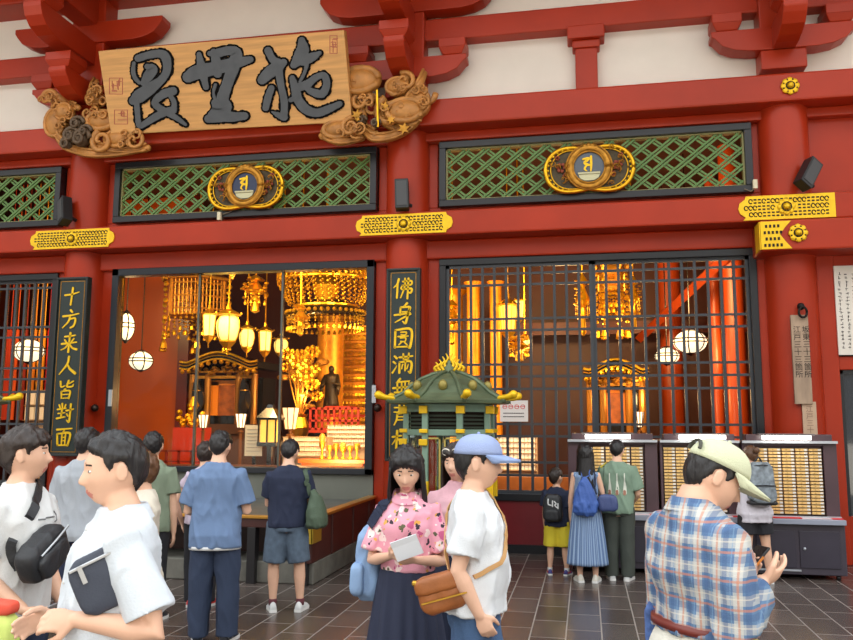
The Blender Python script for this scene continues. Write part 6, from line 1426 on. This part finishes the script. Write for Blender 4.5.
m = MB(); m.tube([pc + T3 @ Vector((-.024, -.10, .075)), pc + T3 @ Vector((-.024, .10, .075))], .006, 6); m.box(-.03, -.024, .06, .075, .02, .08, Matrix.Translation(pc) @ T3.to_4x4()); m.build('zip', zipm, b)

# 3 grey t-shirt man, back
P = person('man in plain light grey t-shirt and navy shorts seen from behind, facing the glass', spot(88, 6.9), rad(12), 1.74, 1.05, head=(rad(-18), 0, 0), hmat=HBLACK, voxel=.010, seed=3, arms={'L': ((-.12, .1, -1), (.1, .5, -.8)), 'R': ((.12, .1, -1), (-.1, .5, -.8))})
tee(P, fab('light_grey_cotton', (166, 172, 180)), hem=.47, sleeve=.68, ease=.024, slv=1.2); pants(P, NAVY, 'shorts', leg=.9, ease=.02); shoes(P, BLACKC)
# 4 sage shirt man further in
P = person('person with black hair and sage shirt half hidden behind the white shirted man', spot(154, 7.6), rad(14), 1.70, 1.0, head=(rad(10), 0, 0), hmat=HBLACK, voxel=.010, seed=4)
tee(P, fab('sage_cotton', (128, 142, 120)), hem=.47, sleeve=.66, ease=.022); pants(P, BLACKC, leg=2); shoes(P, BLACKC)
# 5 brown haired woman
P = person('brown haired woman whose head shows right behind the white shirted man', spot(147, 5.2), rad(118), 1.61, .95, True, head=(0, rad(4), 0), hair='bob', hmat=HBROWN, voxel=.009, seed=5)
tee(P, fab('cream_cotton', (214, 206, 190)), hem=.47, sleeve=.6); pants(P, BLACKC, leg=2); shoes(P, WHITE)
# 6 light blue t-shirt man
P = person('man in light blue t-shirt and navy trousers from behind, standing at the offertory box', stand(212, 642), rad(14), 1.72, 1.04, head=(rad(-6), rad(8), 0), hmat=HBLACK, voxel=.009, seed=6, lean=.03, arms={'L': ((-.22, .05, -1), (.5, .9, -.1)), 'R': ((.24, .02, -1), (-.3, 1, .1))}, legs={'L': ((-.06, 0, -1), (-.02, 0, -1)), 'R': ((.06, 0, -1), (.02, 0, -1))})
ts = tee(P, fab('light_blue_cotton', (104, 128, 164)), hem=.445, sleeve=.80, ease=.026, flare=.014, slv=1.35, amp=.013)
m = MB(); R = [[P.U(p) for p in P.ring(z, .103, .071, 0, 32, .036)] for z in (.436, .452)]; m.rings(R); m.build('white_undershirt_hem', WHITE, P.o, smooth=True)
pants(P, fab('navy_trousers', (46, 58, 82)), leg=2, ease=.026, flare=.004, amp=.010); shoes(P, BLACKC, accent=M('pale_accent', (190, 196, 200), .5))
# 7 woman in front of him
P = person('woman in lilac top and black trousers partly hidden by the light blue t-shirt', stand(199, 606), rad(8), 1.60, .98, True, head=(rad(-10), rad(10), 0), hair='bob', hmat=HDARK, voxel=.009, seed=7, arms={'L': ((-.5, -.1, -1), (.22, .35, -1)), 'R': ((.1, .2, -1), (-.1, 1, -.1))})
tee(P, fab('lilac_cotton', (196, 180, 196)), hem=.50, sleeve=.45); pants(P, BLACKC, leg=2, ease=.016); shoes(P, M('red_white_shoe', (206, 60, 56), .5)); 
# 8 navy t-shirt man with green bag
P = person('man in navy t-shirt and denim cargo shorts from behind, green bag on his shoulder', stand(285, 611), rad(14), 1.63, 1.0, head=(rad(-10), rad(14), 0), hmat=HBLACK, voxel=.0085, seed=8, lean=.02, arms={'L': ((-.12, .25, -1), (.2, 1, .1)), 'R': ((.2, .2, -1), (-.15, 1, .05))}, legs={'L': ((-.10, 0, -1), (0, 0, -1)), 'R': ((.12, 0, -1), (.04, 0, -1))})
ts = tee(P, NAVY, hem=.485, sleeve=.72, ease=.024, slv=1.2, amp=.011)
den = M('grey_denim', (88, 104, 122), .85, bump=.3, bscale=150, var=.15, vscale=20); sh = pants(P, den, 'cargo_shorts', leg=.92, ease=.026, flare=.006)
for sg in (-1, 1): q = P.J['hpL' if sg < 0 else 'hpR'] * .55 + P.J['knL' if sg < 0 else 'knR'] * .45; soft_box('cargo_pocket', q + Vector((sg * .085, 0, 0)), (.05, .12, .15), den, sh, seed=9 + sg)
shoes(P, WHITE); 
m = MB()
for s in 'LR': a = P.J['an' + s]; m.tube([a + Vector((0, 0, -.01)), a + Vector((0, 0, .05))], .040, 14)
m.build('socks', fab('wine_sock', (92, 40, 50)), P.o, smooth=True)
bv = bvh_of(P, [ts, P.o]); b = carried(P, 'tote_bag', 'olive green canvas tote on the shoulder of the man in the navy t-shirt', 'bag', None); olive = M('olive_canvas', (76, 92, 74), .8, bump=.3, bscale=120, var=.12)
m = MB(); R = []
for z, a, bq, dx in ((1.16, .015, .03, 0), (1.10, .05, .07, .01), (1.0, .085, .13, .02), (.90, .10, .16, .03), (.82, .10, .16, .03), (.79, .07, .13, .03)): R.append([Vector((.26 + dx + a * math.copysign(abs(math.cos(t)) ** .7, math.cos(t)), -.07 + bq * math.copysign(abs(math.sin(t)) ** .7, math.sin(t)), z)) for t in [2 * math.pi * i / 24 for i in range(24)]])
m.rings(R); me = remesh(m, 'bag_body', .01, 3); folds(me, .012, 8, 2); link_mesh('bag_body', me, olive, b)
strap(P, bv, [(.26, .02, 1.10), (.215, .05, 1.25), (.175, .02, 1.375), (.17, -.06, 1.34), (.22, -.12, 1.22), (.26, -.12, 1.10)], .04, olive, 'strap', b)

# 9 woman in pink floral blouse
P = person('woman in pink floral blouse and long navy skirt reading a white paper', spot(408, 4.75), rad(184), 1.65, .96, True, head=(rad(3), rad(18), 0), hair='long', hmat=HBLACK, voxel=.007, seed=9, hz=1.08, hlen=.26,
           arms={'R': ((.20, .12, -1), (-.55, .72, .22)), 'L': ((-.26, .1, -1), (.5, .7, .12))}, hands={'R': {'curl': .7, 'palm': (-.5, -.2, .6), 'dir': (-.5, .8, .1)}, 'L': {'curl': .7, 'palm': (.5, -.2, .6), 'dir': (.6, .7, .1)}})
FL = floral('pink_floral'); ts = tee(P, FL, 'blouse', hem=.585, sleeve=.80, ease=.016, flare=.004, slv=1.6, amp=.013, voxel=.008); collar(P, FL, ts)
skirt(P, fab('navy_skirt', (44, 50, 72)), top=.645, hem=.06, r0=(.080, .060), r1=(.165, .12), pleats=15, amp=.08); shoes(P, BLACKC)
bv = bvh_of(P, [ts, P.o]); wr_ = (P.J['kn_R'] + P.J['kn_L']) / 2; b = carried(P, 'paper_slip', 'folded white paper in the hands of the woman in the floral blouse', 'paper', None)
kr = P.J['kn_R']; T = Matrix.Translation(kr + Vector((-.06, .035, .05))) @ Matrix.Rotation(.35, 4, 'Y') @ Matrix.Rotation(-.4, 4, 'X'); MB().box(-.075, .075, -.002, .002, -.06, .06, T).build('sheet', M('paper_white', (232, 236, 240), .8), b); MB().box(-.075, .075, .003, .005, -.055, .06, T @ Matrix.Rotation(.12, 4, 'X')).build('folded_leaf', MATS['paper_white'], b)
b = carried(P, 'shoulder_bag', 'pale blue backpack hanging at the side of the woman in the floral blouse', 'bag', None); pb = M('pale_blue_cloth', (138, 168, 206), .75, bump=.2, bscale=100, var=.08)
soft_box('bag_body', (.235, -.10, .98), (.17, .22, .42), pb, b, voxel=.01, seed=12, amp=.01, taper=.25); soft_box('pocket', (.29, -.02, .90), (.08, .14, .18), pb, b, seed=13)
strap(P, bv, [(.22, -.0, 1.12), (.19, .06, 1.24), (.135, .07, 1.34), (.125, -.02, 1.385), (.15, -.10, 1.3), (.2, -.12, 1.16)], .055, NAVY, 'strap', b)
# glasses-free face; 10 woman behind with sunglasses
P = person('woman with long brown hair and sunglasses pushed up, peeking out behind the blue cap', spot(457, 5.5), rad(178), 1.66, .95, True, head=(rad(-12), rad(4), 0), hair='long', hmat=HDARK, voxel=.008, seed=10, arms={'R': ((.2, .15, -1), (-.2, .9, .3))})
tee(P, fab('rose_cotton', (206, 160, 170)), 'blouse', hem=.56, sleeve=.8, ease=.018); pants(P, NAVY, leg=2); shoes(P, WHITE); sg_ = MB(); f = P.HM
for s in (-1, 1): sg_.tube([f((s * .036 + .026 * math.cos(a), .093 - .012 * abs(math.cos(a)), .082 + .02 * math.sin(a))) for a in [i * .42 for i in range(16)]], .005, 6); sg_.tube([f((s * .062, .08, .082)), f((s * .088, .02, .06))], .004, 5)
so = sg_.build('sunglasses', M('cream_frame', (226, 220, 206), .3), P.o, smooth=True); m = MB()
for s in (-1, 1): m.ball(f((s * .036, .090, .082)), .024 * P.hs, 12, 6, ry=.006, rz=.018)
m.build('dark_lenses', M('dark_lens', (24, 24, 28), .1), so)

# 11 man in white t-shirt and pale blue cap
P = person('man in white t-shirt and pale blue cap walking past with a tan shoulder bag', spot(474, 4.25), rad(-84), 1.72, 1.02, al=.90, hz=1.07, head=(rad(4), rad(2), 0), hair='capped', hmat=HBLACK, voxel=.007, seed=11, belly=.05, arms={'R': ((.16, -.26, -1), (-.04, .50, -1)), 'L': ((-.12, -.1, -1), (.0, .25, -1))}, hands={'R': {'curl': .8}}, legs={'R': ((0, -.12, -1), (0, -.22, -1)), 'L': ((0, .25, -1), (0, -.0, -1))})
ts = tee(P, fab('bright_white_cotton', (220, 224, 228)), hem=.505, sleeve=.72, ease=.022, flare=.018, slv=1.25, amp=.013, voxel=.008); pants(P, M('blue_jeans', (70, 98, 136), .85, bump=.3, bscale=150, var=.2, vscale=5), 'jeans', leg=2, ease=.016); shoes(P, WHITE)
cap(P, fab('pale_blue_cap', (150, 166, 206)), M('cap_brim_blue', (140, 160, 200), .8)); bv = bvh_of(P, [ts, P.o])
b = carried(P, 'shoulder_bag', 'tan leather shoulder bag hanging at the hip of the man in the pale blue cap', 'bag', None)
bc = Vector((.19, -.15, .985)); T3 = Matrix.Rotation(.28, 3, 'X'); soft_box('bag_body', bc, (.09, .25, .18), leather, b, rot=T3, seed=14, voxel=.008); soft_box('flap', bc + T3 @ Vector((.010, 0, .05)), (.09, .26, .09), leather, b, rot=T3, seed=15, voxel=.008, amp=.002)
m = MB(); m.tube([bc + T3 @ Vector((.06, -.11, -.02)), bc + T3 @ Vector((.062, .12, -.02))], .005, 6); m.build('zip', brass, b); m = MB()
for y in (-.12, .12): m.ball(bc + T3 @ Vector((.03, y, .08)), .016, 8, 6)
m.build('strap_rings', brass, b)
strap(P, bv, [bc + Vector((.01, .12, .06)), (.15, .13, 1.14), (.06, .17, 1.28), (-.04, .12, 1.42), (-.10, .02, 1.47), (-.09, -.1, 1.42), (.0, -.16, 1.3), (.1, -.18, 1.18), bc + Vector((.01, -.11, .10))], .022, M('light_tan_strap', (196, 150, 96), .5), 'strap', b)

# 12-14 family at the first drawer case
P = person('small boy in navy t-shirt and yellow shorts with a black backpack', stand(558, 575), rad(-6), 1.22, 1.02, head=(rad(-30), rad(-6), 0), hmat=HDARK, voxel=.008, seed=12, hz=1.22, arms={'L': ((-.12, .05, -1), (0, .1, -1)), 'R': ((.12, .0, -1), (.0, .12, -1))}, legs={'L': ((-.08, 0, -1), (-.04, 0, -1)), 'R': ((.10, .02, -1), (.06, 0, -1))})
ts = tee(P, NAVY, hem=.47, sleeve=.72, ease=.02, slv=1.3); pants(P, fab('yellow_cotton', (226, 206, 56)), 'shorts', leg=.95, ease=.022, flare=.006); shoes(P, M('blue_sneaker', (64, 62, 132), .5), accent=M('red_stripe', (190, 60, 60), .5))
m = MB()
for s in 'LR': a = P.J['an' + s]; m.tube([a + Vector((0, 0, -.01)), a + Vector((0, 0, .035))], .031, 14)
m.build('socks', WHITE, P.o, smooth=True)
b = carried(P, 'backpack', 'small black backpack with white lettering worn by the boy in yellow shorts', 'backpack', None); bb = soft_box('bag_body', (-.03, -.145, .80), (.25, .13, .32), NYL, b, seed=16, voxel=.009, taper=.15); soft_box('pocket', (-.03, -.205, .72), (.18, .05, .13), NYL, b, seed=17)
bv = bvh_of(P, [ts, P.o]); [strap(P, bv, [(sg * .08 - .02, -.09, .93), (sg * .09 - .01, .0, .98), (sg * .095, .07, .92), (sg * .1, .05, .78)], .03, NYL, 'strap', b) for sg in (-1, 1)]
b2 = bvh_of(P, [bb]); m = MB(); fm_ = lambda x, z, h: (lambda hit: (hit[0] + Vector((0, -.003 - h, 0))) if hit[0] else Vector((x, -.21, z)))(b2.ray_cast(Vector((x, -.6, z)), Vector((0, 1, 0))))
for i, st in enumerate(([(-.5, .5, .2), (-.5, -.3, .2), (-.1, -.5, .2)], [(.1, .4, .2), (.1, -.5, .2)], [(.35, .5, .2), (.6, .1, .18), (.4, -.1, .18), (.7, -.5, .18)], [(.85, .3, .2), (.85, -.5, .2)])): brush(m, [(-.03 + x * .085, .87 + z * .07 - .012 * i, w * .075) for x, z, w in st], fm_, .002, n=4)
m.build('white_lettering', WHITE, bb)
P = person('woman with long black hair in blue striped sleeveless dress, drawstring bag on her back', stand(588, 582), rad(2), 1.53, .97, True, head=(rad(4), rad(8), 0), hair='long', hmat=HBLACK, voxel=.008, seed=13, hlen=.40, hz=1.12, arms={'L': ((-.16, .05, -1), (0, .3, -1)), 'R': ((.26, .05, -1), (-.1, .6, -.6))})
DR = stripes('blue_striped_cotton', (96, 122, 162), (146, 168, 196), 44); ts = tee(P, DR, 'dress_top', hem=.56, sleeve=.03, ease=.008, slv=.1); skirt(P, DR, 'dress_skirt', top=.64, hem=.13, r0=(.084, .066), r1=(.150, .125), pleats=20, amp=.05); shoes(P, M('white_canvas_shoe', (222, 218, 206), .7))
bv = bvh_of(P, [ts, P.o]); b = carried(P, 'drawstring_bag', 'blue drawstring bag on the back of the woman in the striped dress', 'backpack', None); bl = M('bright_blue_cloth', (58, 92, 164), .6, bump=.25, bscale=80, var=.15)
m = MB(); R = []
for z, a, bq in ((1.20, .02, .02), (1.17, .045, .03), (1.12, .075, .045), (1.02, .12, .07), (.90, .145, .085), (.80, .14, .085), (.76, .10, .06)): R.append([Vector((-.02 + a * math.cos(t), -.17 + bq * math.sin(t), z)) for t in [2 * math.pi * i / 26 for i in range(26)]])
m.rings(R); me = remesh(m, 'bag_body', .009, 3); folds(me, .014, 9, 5); link_mesh('bag_body', me, bl, b); [strap(P, bv, [(sg * .03 - .02, -.15, 1.19), (sg * .07, -.08, 1.31), (sg * .09, .0, 1.33), (sg * .09, .08, 1.24)], .012, bl, 'cord', b) for sg in (-1, 1)]
b = carried(P, 'handbag', 'small navy handbag on a long strap beside the woman in the striped dress', 'bag', None); hb = M('navy_handbag', (62, 76, 122), .5, bump=.15, bscale=80)
soft_box('bag_body', (.235, -.10, .90), (.24, .10, .19), hb, b, seed=18, voxel=.009, taper=.1); strap(P, bv, [(.15, -.12, .99), (.13, -.11, 1.15), (.115, -.06, 1.30), (.11, .02, 1.32), (.14, .08, 1.2), (.24, -.03, 1.0)], .016, NAVY, 'strap', b)
P = person('man in sage green printed t-shirt and charcoal trousers facing the first drawer case', stand(620, 580), rad(-4), 1.60, 1.0, head=(rad(-6), rad(10), 0), hmat=HBLACK, voxel=.0085, seed=14, arms={'L': ((-.14, .1, -1), (.3, .7, .1)), 'R': ((.24, .1, -1), (-.3, .6, -.5))})
SG = fab('sage_green_cotton', (124, 148, 128)); ts = tee(P, SG, hem=.475, sleeve=.80, ease=.026, slv=1.35, amp=.012); pants(P, fab('charcoal_trousers', (66, 72, 66)), leg=2, ease=.024, flare=.003); shoes(P, WHITE, accent=NAVY)
b2 = bvh_of(P, [ts]); fm_ = lambda x, z, h: (lambda hit: (hit[0] + Vector((0, -.002 - h, 0))) if hit[0] else Vector((x, -.15, z)))(b2.ray_cast(Vector((x, -.6, z)), Vector((0, 1, 0)))); m = MB()
for x in (-.085, .0, .085): brush(m, [(x, 1.22, .012), (x, 1.14, .014), (x + .002, 1.08, .03), (x, 1.0, .045)], fm_, .001, n=4)
m.build('white_back_print', M('cream_print', (216, 220, 206), .8), ts); m = MB()
for x in (-.088, -.003, .082): brush(m, [(x, 1.02, .03), (x, .99, .034)], fm_, .0025, n=3)
m.build('brown_back_print', M('rust_print', (168, 120, 100), .8), ts)
b = carried(P, 'tote_bag', 'white and yellow tote between the striped dress and the sage t-shirt', 'bag', None); soft_box('bag_body', (-.20, .04, 1.08), (.07, .16, .26), M('white_tote', (214, 216, 214), .7), b, seed=20); bv = bvh_of(P, [ts, P.o]); strap(P, bv, [(-.2, .1, 1.2), (-.175, .06, 1.3), (-.16, .0, 1.385), (-.17, -.06, 1.34), (-.2, -.02, 1.2)], .03, M('yellow_strap', (218, 196, 70), .6), 'strap', b)
# 16 person at the last drawer case
P = person('person in white t-shirt and black shorts with grey backpack at the last drawer case', stand(758, 583), rad(10), 1.55, .95, True, head=(rad(4), rad(12), 0), hair='short', hmat=HBROWN, voxel=.0085, seed=16, arms={'L': ((-.18, .25, -1), (.1, 1, .1)), 'R': ((.18, .1, -1), (-.3, .8, -.1))}, legs={'L': ((-.06, 0, -1), (-.02, 0, -1)), 'R': ((.10, .0, -1), (.08, 0, -1))})
m = MB(); m.ball(P.HM((.02, -.13, .05)), .042, 14, 10); m.build('hair_bun', HBROWN, P.o, smooth=True); m = MB(); m.tube([P.HM((.02 + .028 * math.cos(a), -.105, .05 + .028 * math.sin(a))) for a in [i * .63 for i in range(11)]], .009, 7); m.build('hair_tie', blk, P.o)
ts = tee(P, fab('lilac_white_cotton', (218, 214, 224)), hem=.44, sleeve=.6, ease=.03, flare=.02, slv=1.3); pants(P, BLACKC, 'shorts', leg=.62, ease=.024, flare=.01); shoes(P, WHITE)
b = carried(P, 'backpack', 'grey camouflage backpack worn at the last drawer case', 'backpack', None); cam = M('grey_camouflage', (130, 140, 148), .6, bump=.15, bscale=120, var=.45, vscale=16)
soft_box('bag_body', (.02, -.175, 1.14), (.32, .17, .46), cam, b, seed=21, taper=.18); soft_box('front_pocket', (.02, -.26, 1.02), (.27, .07, .20), cam, b, seed=22); soft_box('base_panel', (.02, -.18, .915), (.325, .175, .05), NYL, b, seed=23); m = MB(); m.tube([(-.1, -.30, 1.11), (.02, -.305, 1.115), (.14, -.30, 1.11)], .008, 6); m.tube([(-.12, -.20, 1.32), (.02, -.262, 1.34), (.15, -.2, 1.32)], .007, 6); m.build('zips', NYL, b); m = MB(); m.tube(catmull([(-.02, -.12, 1.37), (.02, -.14, 1.42), (.06, -.12, 1.37)], 5), .010, 7); m.build('grab_handle', NYL, b)
bv = bvh_of(P, [ts, P.o]); [strap(P, bv, [(sg * .08, -.1, 1.33), (sg * .1, -.02, 1.34), (sg * .1, .07, 1.26), (sg * .13, .05, 1.1)], .045, NYL, 'strap', b) for sg in (-1, 1)]

# 15 man in plaid shirt, close by
P = person('man in blue plaid shirt and beige cap looking down at his phone', spot(684, 3.1), rad(-64), 1.77, 1.10, head=(rad(-14), rad(23), 0), nk=-.018, hair='capped', hmat=HBLACK, skin=SKIN, voxel=.006, seed=15, belly=.06, lean=.08, arms={'R': ((.20, -.06, -1), (-.50, .85, .62)), 'L': ((-.12, -.02, -1), (.62, .95, .60))},
           hands={'R': {'curl': .45, 'palm': (-.55, .0, .55), 'dir': (-.15, 1, .30)}, 'L': {'curl': .6, 'palm': (.55, 0, .6), 'dir': (.25, .9, .35)}})
PL = plaid('blue_orange_plaid'); ts = tee(P, PL, 'plaid_shirt', hem=.585, sleeve=1.82, ease=.020, flare=.004, amp=.014, voxel=.008, long=True); collar(P, PL, ts); m = MB()
for s in 'RL': w_ = P.J['wr' + s]; e_ = P.J['el' + s]; dd = (w_ - e_).normalized(); m.tube([w_ - dd * .052, w_ - dd * .015], [.040, .039], 18)
m.build('cuff', PL, ts, smooth=True)
pants(P, fab('stone_trousers', (216, 214, 202)), leg=2, ease=.018, top=.60); shoes(P, leather)
cm = fab('beige_cap', (204, 208, 176)); c = cap(P, cm, tilt=.0, brim=.095); m = MB(); m.tube([P.HM((.055 * math.cos(a), -.108, .062 + .034 * math.sin(a))) for a in [math.pi * i / 10 for i in range(11)]], .007, 6); m.build('cap_opening', M('cap_strap', (70, 70, 62), .7), c)
m = MB(); R = []
for z in (.590, .606): R.append([P.U(p) for p in P.ring(z, .091 * P.k, .068 * P.k, .008, 36, .014)])
m.rings(R); bt_ = m.build('belt', M('red_brown_belt', (112, 44, 36), .4), P.o, smooth=True)
kr = P.J['kn_R']; b = carried(P, 'phone', 'black phone held in both hands by the man in the plaid shirt', 'phone', None); mid = P.J['kn_L'] + P.J['pn_L'] * .03 + P.J['hd_L'] * .03; T = Matrix.Translation(mid) @ Matrix.Rotation(.75, 4, 'X'); MB().box(-.038, .038, -.078, .078, -.005, .005, T).build('case', blk, b, bev=.004); MB().box(-.034, .034, -.073, .073, .005, .006, T).build('screen', M('dark_screen', (18, 20, 24), .08), b); MB().box(.039, .042, -.05, .03, -.004, .004, T).build('orange_edge', M('orange_edge', (216, 130, 50), .5), b)
b = carried(P, 'belt_pouch', 'tan leather pouch on the belt of the man in the plaid shirt', 'bag', None); soft_box('pouch_body', (.235, .06, .94), (.07, .13, .16), leather, b, seed=30, voxel=.007); m = MB(); m.tube([(.262 + .0 * i, .06 + .055 * math.cos(i * .5), 1.015 + .045 * math.sin(i * .5)) for i in range(14)], .009, 7); m.build('coloured_cord', M('yellow_cord', (206, 186, 70), .6, var=.4, vscale=40), b)
b = carried(P, 'patterned_cloth', 'blue patterned cloth hanging at the far hip of the man in the plaid shirt', 'cloth', None); soft_box('folded_cloth', (-.215, -.02, .93), (.04, .10, .34), M('blue_batik', (70, 96, 150), .8, var=.6, vscale=30), b, seed=31)
# ================================================================== repeats share a group
GROUPS = {'round_lantern': 'round white lanterns in the hall', 'hanging_lantern': 'glowing hanging lanterns in the hall', 'hanging_ornament': 'gilt hanging ornaments in the hall', 'hanging_drape': 'coloured drapes behind the edge bars',
 'gilt_plate': 'gilt plates on the long beam', 'gilt_boss': 'gilt flower bosses', 'brass_vessel': 'brass vessels on the altar table', 'fortune_drawer_case': 'fortune drawer cases in a row', 'couplet_board': 'pair of sign boards in gold script', 'column_speaker': 'column speakers on the beam',
 'lattice_panel': 'green lattice panels', 'gilt_emblem': 'pair of gilt emblems on the lattices', 'pavilion_lantern': 'green pavilion lanterns', 'tablet_rack': 'racks of white tablets', 'paper_lamp': 'small paper lamps at the altar', 'gilt_canopy': 'gilt canopies with tassels', 'carved_bracket': 'carved cloud brackets of the name board', 'gilt_shrine': 'gilt shrines', 'person': 'visitors in front of the hall', 'sensor_box': 'small pale boxes under the lattices'}
for o in scene.objects:
    if o.parent is None and o.get('category'):
        k = o.name.split('.')[0]
        if k in GROUPS and o.get('kind') != 'structure': o['group'] = GROUPS[k]
